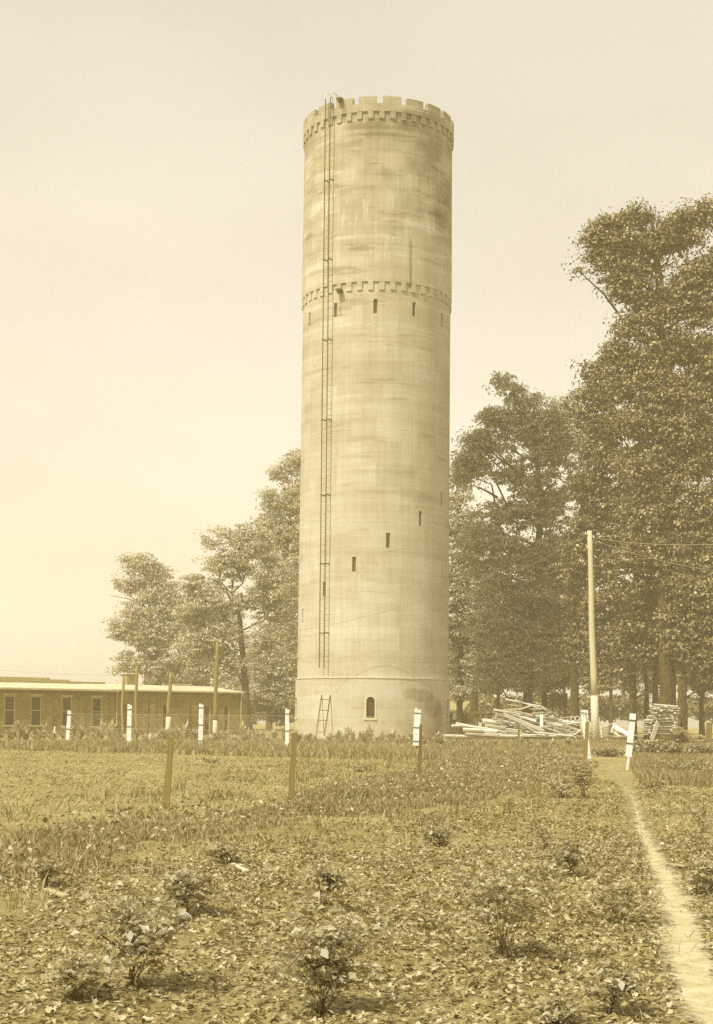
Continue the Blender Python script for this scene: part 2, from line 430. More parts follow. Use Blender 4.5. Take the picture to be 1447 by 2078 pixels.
def drum(z0, z1, rfun, openings, nth=120, dz=1.5, depth=.22):
    """openings: (th0, th1, z0, z1, arched)"""
    ths = [-math.pi + 2 * math.pi * i / nth for i in range(nth + 1)]
    zs = list(np.linspace(z0, z1, max(2, int((z1 - z0) / dz) + 1)))
    for a, b, c, d, arch in openings:
        n = 11 if arch else 2
        ths += list(np.linspace(a, b, n)); zs += [c, d]
        if arch: zs.append(d - (b - a) * 5.3 / 2)
    def uniq(l):
        l = sorted(l); out = [l[0]]
        for q in l[1:]:
            if q - out[-1] > 1e-5: out.append(q)
        return out
    ths, zs = uniq(ths), uniq(zs)
    mb = MB(); idx = {}
    def vid(t, z):
        key = (round(t, 5), round(z, 4))
        if key not in idx:
            idx[key] = len(mb.v); mb.v.append(tuple(tp(t, rfun(z), z)))
        return idx[key]
    def arc(op, t):
        a, b, c, d, _ = op; h = (b - a) * 5.3 / 2; q = (t - (a + b) / 2) / ((b - a) / 2)
        return d - h + h * math.sqrt(max(0, 1 - q * q))
    for i in range(len(ths) - 1):
        tm = (ths[i] + ths[i + 1]) / 2
        for j in range(len(zs) - 1):
            zm = (zs[j] + zs[j + 1]) / 2; op = None
            for q in openings:
                if q[0] < tm < q[1] and q[2] < zm < q[3]: op = q
            if op is None:
                mb.f.append((vid(ths[i], zs[j]), vid(ths[i + 1], zs[j]), vid(ths[i + 1], zs[j + 1]), vid(ths[i], zs[j + 1])))
            elif op[4]:
                sp = op[3] - (op[1] - op[0]) * 5.3 / 2
                if zs[j + 1] > op[3] - 1e-4 or (zm > sp):
                    if zs[j + 1] > op[3] - 1e-4:
                        za, zb = arc(op, ths[i]), arc(op, ths[i + 1])
                        mb.add([tp(ths[i], rfun(za), za), tp(ths[i + 1], rfun(zb), zb), tp(ths[i + 1], rfun(op[3]), op[3] + .001), tp(ths[i], rfun(op[3]), op[3] + .001)], [(0, 1, 2, 3)])
    for op in openings:                                # jambs
        a, b, c, d, arch = op
        if arch:
            sp = d - (b - a) * 5.3 / 2
            loop = [(a, c), (a, sp)] + [(t, arc(op, t)) for t in np.linspace(a, b, 11)[1:-1]] + [(b, sp), (b, c)]
        else: loop = [(a, c), (a, d), (b, d), (b, c)]
        vs = []
        for t, z in loop: vs += [tp(t, rfun(z), z), tp(t, rfun(z) - depth, z)]
        n = len(loop)
        mb.add(vs, [(2 * i, 2 * i + 1, (2 * i + 3) % (2 * n), (2 * i + 2) % (2 * n)) for i in range(n)])
    return mb
def arcblock(mb, t0, t1, z0, z1, ri, ro, top=True, bottom=True, ends=True, seg=None):
    n = seg or max(1, int((t1 - t0) / R(3)) + 1)
    vs, fs = [], []
    for i in range(n + 1):
        t = t0 + (t1 - t0) * i / n
        vs += [tp(t, ro, z0), tp(t, ro, z1), tp(t, ri, z1), tp(t, ri, z0)]
    for i in range(n):
        a, b = 4 * i, 4 * i + 4
        fs.append((a, b, b + 1, a + 1)); fs.append((a + 2, b + 2, b + 3, a + 3))
        if top: fs.append((a + 1, b + 1, b + 2, a + 2))
        if bottom: fs.append((a, a + 3, b + 3, b))
    if ends: fs += [(0, 1, 2, 3), (4 * n, 4 * n + 3, 4 * n + 2, 4 * n + 1)]
    mb.add(vs, fs)

# base with three arched windows, one of them facing the camera
arch = []
for th in (-2.0, -77.0, 72.0):
    t = R(th); hw = .275 / 5.33
    arch.append((t - hw, t + hw, 1.42, 2.79, True))
ledge_z = 4.08
drum(-.3, ledge_z - .07, lambda z: 5.33, arch).build('base_wall', 'concrete', tower)
mb = MB(); arcblock(mb, -math.pi, math.pi, ledge_z - .07, ledge_z, 5.0, 5.375, ends=False, seg=120); mb.build('ledge', 'trim', tower)
for a, b, c, d, _ in arch:
    w = empty('arched_window', tp((a + b) / 2, 5.33, c) - TC); w.parent = tower
    hw = (b - a) / 2; tm = (a + b) / 2; r0 = 5.33
    def outline(g, bot):
        h = hw * 5.3 + g; sp = d - hw * 5.3
        pts = [(tm - hw - g / 5.3, c - bot), (tm - hw - g / 5.3, sp)]
        pts += [(tm - math.cos(q) * (hw + g / 5.3), sp + h * math.sin(q)) for q in np.linspace(0, math.pi, 13)[1:-1]]
        return pts + [(tm + hw + g / 5.3, sp), (tm + hw + g / 5.3, c - bot)]
    A, B = outline(.002, 0), outline(.115, .0)
    mb = MB(); n = len(A); vs = []
    for (ta, za), (tb, zb) in zip(A, B): vs += [tp(ta, r0 - .06, za), tp(ta, r0 + .035, za), tp(tb, r0 + .035, zb), tp(tb, r0 - .02, zb)]
    mb.add(vs, [(4 * i + j, 4 * i + j + 4, 4 * i + (j + 1) % 4 + 4, 4 * i + (j + 1) % 4) for i in range(n - 1) for j in range(4)])
    mb.build('surround', 'trim', w)
    mb = MB(); arcblock(mb, tm - hw - .03, tm + hw + .03, c - .14, c - .004, r0 - .05, r0 + .07, seg=2); mb.build('sill', 'trim', w)
    pts = [tp(t, r0 - .17, z) for t, z in outline(.05, .05)]
    MB().add(pts, [tuple(range(len(pts)))]).build('pane', 'glass', w)
    mb = MB(); ce = tp(tm, r0 - .15, 0)
    mb.beam(tp(tm, r0 - .155, c), tp(tm, r0 - .155, d), .03, .03)
    for zz in (c + .45, c + .9): mb.beam(tp(tm - hw, r0 - .155, zz), tp(tm + hw, r0 - .155, zz), .03, .03)
    mb.build('glazing_bar', 'iron', w)

# shaft with slit windows
slits = []
def slit(px, y0, y1, w=.26):
    th, zt = tz(px, y0, 5.12); _, zb = tz(px, y1, 5.12); hw = w / 2 / 5.12
    return (th - hw, th + hw, zb, zt, False)
for q in ((895.5, 999, 1028), (853, 1037.6, 1067.6), (787.5, 1081.5, 1111.7), (719, 1130, 1160), (659.5, 1181, 1210), (616.2, 1235, 1264),
          (627.5, 634, 661), (680.3, 614, 643), (762, 606, 635), (841.3, 613, 642), (897.8, 636, 663)): slits.append(slit(*q))
for th in (88, 118, 148, 178, -92, -122, -152):
    t = R(th); slits.append((t - .025, t + .025, 28.0, 28.93, False))
z_band0, z_band1 = 29.50, 30.03
drum(ledge_z, z_band1 - .02, rs, slits).build('shaft_wall', 'concrete', tower)
for a, b, c, d, _ in slits:
    mb = MB(); t = (a + b) / 2
    pts = [tp(a - .01, rs(c) - .20, c - .03), tp(b + .01, rs(c) - .20, c - .03), tp(b + .01, rs(d) - .20, d + .03), tp(a - .01, rs(d) - .20, d + .03)]
    mb.add(pts, [(0, 1, 2, 3)]); mb.build('slit_window', 'slit', tower)
# upper drum, proud of the shaft on a toothed course
RU = lambda z: 5.165 - .09 * (z - 30.) / 11.2
drum(z_band1, 41.17, RU, []).build('upper_wall', 'concrete', tower)
mb = MB(); N1 = 44; off = R(-1.1)
for i in range(N1):
    t = off + 2 * math.pi * (i + .5) / N1; hw = math.pi / N1 / 2
    hw *= random.uniform(.9, 1.07); arcblock(mb, t - hw, t + hw, z_band0 + random.uniform(-.03, .04), z_band1, 4.9, RU(30) - random.uniform(0, .02), top=False, seg=2)
arcblock(mb, -math.pi, math.pi, z_band1 - .002, z_band1 + .3, 4.9, RU(30) - .004, top=False, ends=False, seg=120)
mb.build('toothed_course', 'concrete', tower)
mb = MB(); off = R(-2.4); RC = 5.19
for i in range(N1):
    t = off + 2 * math.pi * (i + .5) / N1; hw = math.pi / N1 / 2
    hw *= random.uniform(.9, 1.07); arcblock(mb, t - hw, t + hw, 40.70 + random.uniform(-.03, .04), 41.17, 4.9, RC - random.uniform(0, .02), top=False, seg=2)
arcblock(mb, -math.pi, math.pi, 41.17, 41.69, 4.85, RC, ends=False, seg=132)
N2 = 20
for i in range(N2):
    t = R(.3) + 2 * math.pi * (i + .5) / N2; hw = math.pi / N2 * .745
    hw *= random.uniform(.97, 1.03); arcblock(mb, t - hw, t + hw, 41.69, 42.17 + random.uniform(-.03, .02), 4.85, RC + random.uniform(-.01, .01), bottom=False)
mb.build('parapet', 'concrete', tower)
mb = MB(); pts = [tp(2 * math.pi * i / 60, 4.9, 41.2) for i in range(60)]; mb.add(pts, [tuple(range(60))]); mb.build('roof_slab', 'concrete', tower)
for px, py in ((690.5, 590), (692, 203)):
    th, z = tz(px, py, 5.2); mb = MB()
    rot = Matrix.Rotation(th, 3, 'Z')
    mb.box(tp(th, 5.35, z), (.36, .42, .12), rot); mb.box(tp(th, 5.33, z - .12), (.2, .3, .13), rot); mb.build('spout', 'iron', tower)
# iron ladder on brackets
th0 = tz(664, 900, 5.1)[0]
th0 = R(-37.4)
lad = empty('ladder', tp(th0, 5.6, ledge_z + .3) - TC); lad.parent = tower
zlo, zhi = 1.3 + (1460 - 1356) / F * 98, 42.35
def lr(z): return 5.63 - .13 * (z - 4) / 38
for s in (-1, 1):
    def lp(z, out=0): return tp(th0 + R(-.9) * (z / 42), lr(z) + out, z) + Vector((math.cos(th0), math.sin(th0), 0)) * (.205 * s)
    pts = [lp(z) for z in np.linspace(zlo, zhi, 30)]
    mb = MB(); mb.tube(pts, .034, 6)
    mb.build('rail', 'iron', lad)
    mb = MB()
    hp = [lp(zhi - .02), lp(zhi + .28, -.1), lp(zhi + .42, -.4), lp(zhi + .30, -.72), lp(zhi - .35, -.86), lp(zhi - 1.1, -.9)]
    mb.tube(hp, .032, 6); mb.build('handrail', 'trim', lad)
    for py in (363, 524.5, 687.6, 850, 1003, 1143, 1284):
        _, z = tz(668, py, 5.5); p = lp(z); q = p - Vector((math.sin(th0), -math.cos(th0), 0)) * .5
        mb = MB(); mb.beam(p + (p - q) * .1, q, .05, .07); mb.build('bracket', 'iron', lad)
z = zlo + .1
while z < zhi:
    c = tp(th0 + R(-.9) * (z / 42), lr(z), z); e = Vector((math.cos(th0), math.sin(th0), 0)) * .2
    MB().tube([c - e, c + e], .008, 5).build('rung', 'cable', lad); z += .40

# the step ladder leaning open against the foot of the tower
sl = empty('step_ladder', P(652, 1494, 95.2), 'pale wooden step ladder standing open against the tower foot', 'ladder')
Yl = 95.6
a0, a1 = P(640.5, 1487, Yl - .5), P(653, 1410, Yl + .1); b0, b1 = P(657, 1493, Yl - .55), P(670.5, 1411, Yl + .0)
a0.z = b0.z = -.03
for a, b in ((a0, a1), (b0, b1)):
    MB().beam(a, b, .085, .10, (0, 1, 0)).build('stringer', 'post', sl)  # darker wood paints in the shaded sides of the ladder
for i, q in enumerate((.17, .43, .66, .9)):
    MB().beam(a0.lerp(a1, q) - Vector((.04, 0, 0)), b0.lerp(b1, q) + Vector((.04, 0, 0)), .16, .05).build('step', 'post', sl)
for a, b in ((a1, a0), (b1, b0)):
    MB().beam(a + Vector((.02, .05, -.1)), Vector((a.x + .2, Yl + .55, -.02)), .04, .05, (0, 1, 0)).build('rear_leg', 'post', sl)

# ================================================================= THE BRICK BUILDING ON THE LEFT
EH = 3.2
def bpt(px, py, dep): q = P(px, py, dep); return Vector((q.x, q.y, 0))
A = bpt(62, 1398, 105.0); B = bpt(490, 1408, 114.0)
U = (B - A).normalized(); A0 = A - U * 7.5; LEN = (B - A0).length
NB = Vector((-U.y, U.x, 0))                            # towards the back
def fu(px, py=1440):                                   # distance along the front where a column of the picture meets it
    a, _ = unroll(px, py); k = a / F
    # A0.x+t U.x = k (A0.y + t U.y)
    return (k * A0.y - A0.x) / (U.x - k * U.y)
def fuv(px, v, py=1390):
    a, _ = unroll(px, py); k = a / F; q = A0 + NB * v
    return (k * q.y - q.x) / (U.x - k * U.y)
bld = empty('brick_building', A0.copy(), 'long low brick building with a pale sheet roof at the left', 'building')
RB = Matrix((U, NB, Vector((0, 0, 1)))).transposed()
def bl(u, v, z): return A0 + U * u + NB * v + Vector((0, 0, z))
wins = []
for px, w, z0, z1 in ((20, .82, .66, 2.74), (73.5, .82, .66, 2.74), (136, .80, .64, 2.72), (197, .80, .62, 2.70), (252, .66, .15, 2.35), (335, .5, .15, 2.3), (421, .55, .15, 2.3), (460, .5, .15, 2.3)):
    wins.append((fu(px), w, z0, z1, px < 230))
us = sorted([0., LEN] + [u - w / 2 for u, w, *_ in wins] + [u + w / 2 for u, w, *_ in wins])
zs = sorted({-.2, EH} | {q for w in wins for q in w[2:4]})
mb = MB()
for i in range(len(us) - 1):
    for j in range(len(zs) - 1):
        um, zm = (us[i] + us[i + 1]) / 2, (zs[j] + zs[j + 1]) / 2
        if any(abs(um - u) < w / 2 and z0 < zm < z1 for u, w, z0, z1, _ in wins): continue
        mb.add([bl(us[i], 0, zs[j]), bl(us[i + 1], 0, zs[j]), bl(us[i + 1], 0, zs[j + 1]), bl(us[i], 0, zs[j + 1])], [(0, 1, 2, 3)])
for u, w, z0, z1, _ in wins:
    a, b = u - w / 2, u + w / 2; c = [(a, z0), (b, z0), (b, z1), (a, z1)]
    for i in range(4):
        (p, q), (r_, s_) = c[i], c[(i + 1) % 4]
        mb.add([bl(p, 0, q), bl(r_, 0, s_), bl(r_, .2, s_), bl(p, .2, q)], [(0, 1, 2, 3)])
DEP = 9.0
mb.add([bl(0, 0, -.2), bl(0, DEP, -.2), bl(0, DEP, EH), bl(0, 0, EH)], [(0, 1, 2, 3)])
mb.add([bl(LEN, 0, -.2), bl(LEN, DEP, -.2), bl(LEN, DEP, EH), bl(LEN, 0, EH)], [(0, 1, 2, 3)])
mb.add([bl(0, DEP, -.2), bl(LEN, DEP, -.2), bl(LEN, DEP, EH), bl(0, DEP, EH)], [(0, 1, 2, 3)])
mb.build('wall', 'brick', bld)
for px in (100, 166, 228, 294, 310, 378, 395):
    mb = MB(); u = fu(px); mb.box(bl(u, -.03, 1.4), (.45, .07, 2.9), RB); mb.build('pilaster', 'brick', bld)
for u, w, z0, z1, iswin in wins:
    mb = MB()
    for s in (-1, 1): mb.box(bl(u + s * (w / 2 - .045), .09, (z0 + z1) / 2), (.09, .08, z1 - z0), RB)
    mb.box(bl(u, .085, z1 - .045), (w - .18, .085, .09), RB)
    mb.box(bl(u, .085, (z0 + z1) / 2), (w - .18, .06, .06), RB)
    fr = mb.build('window' if iswin else 'door', 'frame', bld)
    MB().box(bl(u, .15, (z0 + z1) / 2), (w, .04, z1 - z0), RB).build('pane' if iswin else 'door_leaf', 'glass' if iswin else 'dark_wood', fr)
    if iswin:
        MB().box(bl(u, -.02, z0 - .06), (w + .3, .26, .11), RB).build('sill', 'frame', fr)
        MB().box(bl(u, -.012, z1 + .07), (w + .16, .05, .14), RB).build('lintel', 'frame', fr)
usp = fu(225)
mb = MB()                                              # low pitched roof in two lengths
for u0, u1, zz, ov in ((-.3, usp, EH, .35), (usp + .02, LEN + .25, EH + .03, .18)):
    e0, e1 = zz + .02, zz + .52
    vs = [bl(u0, -ov, e0), bl(u1, -ov, e0), bl(u1, 6, e1), bl(u0, 6, e1), bl(u0, -ov, e0 + .08), bl(u1, -ov, e0 + .08), bl(u1, 6, e1 + .08), bl(u0, 6, e1 + .08)]
    mb.add(vs, [(0, 3, 2, 1), (4, 5, 6, 7), (0, 1, 5, 4), (1, 2, 6, 5), (2, 3, 7, 6), (3, 0, 4, 7)])
mb.build('roof', 'roof', bld)
MB().box(bl(usp / 2, -.40, EH - .0), (usp + .6, .11, .10), RB).build('gutter', 'frame', bld)
MB().box(bl((usp + LEN) / 2, -.22, EH + .03), (LEN - usp, .07, .07), RB).build('gutter', 'frame', bld)
for px in (236, 488): 
    u = fu(px); mb = MB(); mb.tube([bl(u, -.12, .05), bl(u, -.12, EH - .25), bl(u, -.3, EH - .03)], .05, 8); mb.build('downpipe', 'frame', bld)
mb = MB()                                              # stepped brick wall behind the roof
for p0, p1, zt in ((-140, 100, 4.22), (100, 140, 4.10), (140, 212, 3.98), (212, 330, 3.72)):
    a, b = (fuv(p0, 6.3) if p0 > -140 else 0.), fuv(p1, 6.3)
    mb.box(bl((a + b) / 2, 6.3, (zt + 1.5) / 2 + .4), (b - a, .35, zt - 2.3), RB)
mb.build('parapet_wall', 'shingle', bld)
mb = MB()
for p0, p1, zt in ((350, 385, 3.98), (385, 425, 3.86)):
    a, b = fuv(p0, 6.4), fuv(p1, 6.4); mb.box(bl((a + b) / 2, 6.4, 3.55), (b - a, .4, (zt - 3.55) * 2), RB)
mb.build('parapet_wall', 'roof', bld)
ch = MB().box(bl(fuv(263, 7.5), 7.5, 4.1), (.85, .9, 1.2), RB).build('chimney', 'shingle', bld)
MB().box(bl(fuv(263, 7.5), 7.5, 4.74), (1.05, 1.1, .12), RB).build('chimney_cap', 'roof', ch)

# ================================================================= POLES AND CABLES
def pole(px0, py0, px1, py1, Y, r0, r1, label, wash=1.3, arm=None, mat='pole'):
    b = P(px0, py0, Y); b.z = -.2; t = P(px1, py1, Y)
    e = empty('utility_pole', Vector((b.x, b.y, 0)), label, 'pole', 'poles carrying cables')
    n = 9; pts = [b.lerp(t, i / n) + Vector((math.sin(i * 1.7) * .02, 0, 0)) for i in range(n + 1)]
    zw = wash / (t.z - b.z)
    mb = MB(); mb.tube([b.lerp(t, q) for q in np.linspace(0, zw, 3)], [r0 * 1.12 + .004, r0 * 1.05 + .004, r0 * 1.02 + .004], 14)
    if wash > .3: mb.build('whitewashed_foot', 'lime', e, smooth=True)
    mb = MB(); qs = np.linspace(zw * .98, 1, 9)
    mb.tube([b.lerp(t, q) + Vector((math.sin(q * 9) * .025, 0, 0)) for q in qs], [r0 + (r1 - r0) * q for q in qs], 14); mb.build('shaft', mat, e, smooth=True)
    if arm:
        for dz, s, L in arm:
            mb = MB(); c = t + Vector((0, 0, -dz)); mb.beam(c, c + Vector((s * L, -.12, .09)), .07, .06)
            a = mb.build('insulator_arm', 'iron', e)
            mb = MB(); mb.tube([c + Vector((s * L * .85, -.12, .1)), c + Vector((s * L * .85, -.12, .26))], [.05, .03], 8); mb.build('insulator', 'white', a)
    return t
tR = pole(1209, 1502, 1196, 1077, 95.5, .235, .155, 'tall bare wooden pole with whitewashed foot beside the lumber pile', 3.2, ((.35, -1, .3), (.55, 1, .3)))
tL1 = pole(436, 1497, 441, 1303, 95, .145, .115, 'wooden pole with whitewashed foot right of the leaning one, before the brick building', 1.35, ((.12, 1, .25),), 'leftpole')
pole(340, 1499, 346, 1366, 92, .15, .10, 'slightly leaning rough pole with whitewashed foot in front of brick building', 1.55, None, 'leftpole')
pole(276, 1497, 277, 1352, 96, .11, .09, 'thin dark pole before the building, second from the left', .1, None, 'leftpole')
pole(248, 1497, 250, 1372, 96, .09, .08, 'thin short dark pole before the building, leftmost of the poles', .1, None, 'leftpole')
def cable(pts, r, label, n=24, m='cable'):
    mb = MB(); path = []
    for (p, q, sag) in pts:
        path += [p.lerp(q, i / n) - Vector((0, 0, 4 * sag * (i / n) * (1 - i / n))) for i in range(n + (1 if (p, q, sag) == pts[-1] else 0))]
    mb.tube(path, r, 5)
    tag(mb.build('cable', m, loc=path[0]), label, 'cable', 'overhead cables')
c1 = tR + Vector((-.25, -.12, -.3))
cable([(tL1 + Vector((.2, -.1, 0)), c1, 1.15)], .009, 'cable sagging across the front of the tower between the two poles')
cable([(P(346, 1368, 92), P(-80, 1352, 99), .25)], .006, 'faint low cable just above the brick roof')
cable([(tR + Vector((.25, -.1, -.45)), P(1500, 1100, 88), .3)], .010, 'pale cable running level to the right from the tall pole', m='wire')
cable([(tR + Vector((.25, -.1, -.6)), P(1520, 1166, 86), .35)], .009, 'pale cable dropping to the right from the tall pole', m='wire')
cable([(c1 + Vector((0, 0, -.1)), P(700, 1300, 150), .6)], .012, 'cable running from tall pole behind the tower', m='wire')

# ================================================================= FENCE AND POSTS
fence = empty('wire_fence', P(408, 1510, 70) * 1.0, 'whitewashed board posts strung with wire netting across the garden', 'fence')
fence.location.z = 0
fp = [((136, 141), 1443, 70, .17), ((261, 263.5), 1431, 69, .20), ((406.5, 408.5), 1430, 67, .20), ((583, 583), 1440, 64, .17), ((844, 848), 1440, 59, .26)]
tops, feet = [], []
def board_post(parent, b, t, w, bands, name='post'):
    mb = MB(); mb.beam(b, t, w, .07, (0, 1, 0))
    # notch the top a little
    mb.beam(t + Vector((-w * .25, 0, 0)), t + Vector((-w * .25, 0, .05)), w * .45, .06, (0, 1, 0))
    o = mb.build(name, 'white', parent)
    for q in bands:
        c = b.lerp(t, q); d = (t - b).normalized()
        MB().beam(c - d * .022, c + d * .022, w + .03, .10, (0, 1, 0)).build('strap', 'strap', o)
    return o
for (x0, x1), py, Yd, w in fp:
    t = P(x1, py, Yd); b = P(x0, 1514, Yd); b.z = -.15 if x0 < 800 else .28
    board_post(fence, b, t, w, (.12, .5, .9) if x0 != 406.5 else (.2, .55, .93))
    tops.append(t); feet.append(b)
MB().tube([Vector((feet[4].x + .06, feet[4].y + .08, -.2)), Vector((tops[4].x + .04, tops[4].y + .08, tops[4].z - .1))], .07, 8).build('inner_post', 'post', fence)
mb = MB()
seq = list(zip(feet, tops))
w0 = P(60, 1512, 71.5); w0.z = 0
for (b0, t0), (b1, t1) in zip(seq, seq[1:]):
    L = (b1 - b0).length; Hn = 1.35; n = int((L + Hn) / .09)
    g0 = Vector((b0.x, b0.y - .06, .08)); g1 = Vector((b1.x, b1.y - .06, .08)); d = (g1 - g0) / L
    for i in range(n):
        for sg in (1, -1):
            s = i * .09 - Hn; e = s + Hn; z0, z1 = (0, Hn)
            if s < 0: z0 = -s; s = 0
            if e > L: z1 = Hn - (e - L); e = L
            if z1 <= z0: continue
            a, b = (s, e) if sg == 1 else (L - s, L - e)
            if sg == 1 or i % 5 == 0:
                mb.add([g0 + d * a + Vector((0, 0, z1 if sg == 1 else z0)), g0 + d * b + Vector((0, 0, z0 if sg == 1 else z1)),
                        g0 + d * b + Vector((0, 0, (z0 if sg == 1 else z1) + .008)), g0 + d * a + Vector((0, 0, (z1 if sg == 1 else z0) + .008))], [(0, 1, 2, 3)])
    for z in (.1, .75, 1.43): mb.tube([g0 + Vector((0, 0, z - .08)), g1 + Vector((0, 0, z - .08))], .004, 4)
o = mb.build('wire_netting', 'wire', fence)

gp = empty('gate_post', G(1272, 1558), 'tall white board post with a short slanting arm, right of the path', 'post', 'white gate posts')
b, t = G(1272, 1562), P(1284.5, 1448, G(1272, 1562).y); b.z = -.1
mb = MB(); mid = b.lerp(t, .30); mid2 = b.lerp(t, .28)
mb.beam(b, mid2, .055, .05, (0, 1, 0)); mb.beam(mid2, t, .165, .05, (0, 1, 0)); p = mb.build('board', 'white', gp)
for q in (.50, .885):
    c = b.lerp(t, q); d = (t - b).normalized(); MB().beam(c - d * .02, c + d * .02, .185, .075, (0, 1, 0)).build('strap', 'strap', p)
c = b.lerp(t, .66); MB().beam(c + Vector((-.04, .055, -.02)), P(1247, 1474, b.y + .5), .10, .03, (0, 1, 0)).build('arm', 'white', gp)
gp = empty('gate_post', G(1196, 1547), 'pair of white boards nailed as one post, left of the path', 'post', 'white gate posts')
Yq = G(1196, 1547).y
MB().beam(P(1196, 1549, Yq), P(1182, 1441, Yq), .15, .04, (0, 1, 0)).build('board', 'white', gp)
MB().beam(P(1193, 1500, Yq + .08), P(1189.5, 1441, Yq + .08), .11, .04, (0, 1, 0)).build('board', 'white', gp)
MB().tube([P(1176, 1444, Yq - .05), P(1196, 1450, Yq - .05)], .012, 5).build('tie_wire', 'strap', gp)

def stake(px0, py0, px1, py1, w, label, th=.07, mat='post'):
    g = G(px0, py0); t = P(px1, py1, g.y); g.z = float(gz(g.x, g.y))
    mb = MB(); d = (t - g)
    b = g - d.normalized() * .25
    # hewn stake: four rings, a notch and a slanted head
    rings = [(0, 1.0), (.38, 1.02), (.62, .98), (.66, .82), (.97, .80), (1.0, .70)]
    vs = []
    for q, s in rings:
        c = b.lerp(t, q); j = .006 * math.sin(q * 40 + px0)
        vs += [c + Vector((-w / 2 + (w * (1 - s)) + j, -th / 2, 0)), c + Vector((w / 2 + j, -th / 2, 0)), c + Vector((w / 2 + j, th / 2, .01)), c + Vector((-w / 2 + w * (1 - s) + j, th / 2, .01))]
    fs = [(4 * i + k, 4 * i + (k + 1) % 4, 4 * i + 4 + (k + 1) % 4, 4 * i + 4 + k) for i in range(5) for k in range(4)] + [(3, 2, 1, 0), (20, 21, 22, 23)]
    mb.add(vs, fs)
    tag(mb.build('fence_stake', mat, loc=g), label, 'post', 'grey wooden stakes along the grass strip')
stake(337, 1642, 347, 1495, .088, 'thick grey wooden stake leaning right, nearest and leftmost of the row')
stake(591, 1628, 595, 1487, .088, 'grey wooden stake in front of the tower left corner')
stake(851, 1585, 854, 1470, .08, 'grey wooden stake below the white post on the tower right side')
stake(1050, 1530, 1053, 1468, .105, 'slim distant grey stake standing before the lumber pile')
stake(1187, 1548, 1191, 1465, .13, 'grey stake standing in front of the paired white boards')
# small markers before the building
for i, (px, py, w) in enumerate(((110, 1490, .07), (160, 1488, .06), (198, 1490, .05), (218, 1489, .05))):
    g = P(px, 1500, 88); g.z = 0; t = P(px + (i == 0) * 1, py - 16 + i * 2, 88)
    tag(MB().beam(g, t, w, w, (0, 1, 0)).build('marker_stick', 'white' if i == 0 else 'post', loc=g),
        ('thin white stick standing in the bed left of the leftmost white fence post', 'grey stick in the bed just right of the leftmost white fence post', 'grey stick in the bed under the third building window', 'grey stick in the bed near the building downpipe')[i], 'stick', 'sticks in the plant bed')

# ================================================================= LUMBER
def plank(a, b, w, t, label, group, mat='plank', tilt=None, name='plank'):
    a, b = Vector(a), Vector(b); d = (b - a); L = d.length; d.normalize()
    up = Vector(tilt or (0, -.35, 1)); y = up.cross(d); y.normalize(); z = d.cross(y)
    me = bpy.data.meshes.new(name); hx, hy, hz = L / 2, w / 2, t / 2
    nseg = 4; vs = []
    for i in range(nseg + 1):
        x = -hx + L * i / nseg; bow = .012 * L * (1 - (2 * i / nseg - 1) ** 2) * random.uniform(-1, 1) * .5
        e = random.uniform(-.01, .01)
        vs += [(x + e, -hy, -hz + bow), (x, hy, -hz + bow), (x, hy, hz + bow), (x + e, -hy, hz + bow)]
    fs = [(4 * i + k, 4 * i + (k + 1) % 4, 4 * i + 4 + (k + 1) % 4, 4 * i + 4 + k) for i in range(nseg) for k in range(4)] + [(3, 2, 1, 0), tuple(4 * nseg + k for k in range(4))]
    me.from_pydata(vs, [], fs); me.update()
    o = link(name, me, mat, None, (a + b) / 2)
    o.rotation_euler = Matrix((d, y, z)).transposed().to_euler()
    return tag(o, label, 'plank', group)
def heap_label(x0, y0, x1, y1, w, t):
    L = math.hypot(x1 - x0, y1 - y0); mx, my = (x0 + x1) / 2, (y0 + y1) / 2
    size = 'long' if L > 300 else ('short' if L < 150 else 'medium length'); fat = 'thick' if t > .075 else ('narrow' if w < .15 else 'wide')
    sl = (y1 - y0) / (abs(x1 - x0) + 1); lie = 'lying nearly level' if abs(sl) < .12 else ('steep' if abs(sl) > .5 else 'gentle') + (' slope down rightwards' if sl > 0 else ' slope up rightwards')
    col = 'left end' if mx < 420 else ('left part' if mx < 620 else ('middle' if mx < 850 else ('right part' if mx < 1080 else 'right end')))
    row = 'top' if my < 350 else ('upper half' if my < 430 else ('lower half' if my < 520 else 'bottom'))
    return '%s %s board %s, %s %s of heap%s' % (size, fat, lie, row, col, random.choice(('', ', pale', '')) if False else '')
def zp(x, y): return 900 + x * .2073, 1370 + y * .2073
GP = 'boards heaped beside the tower'
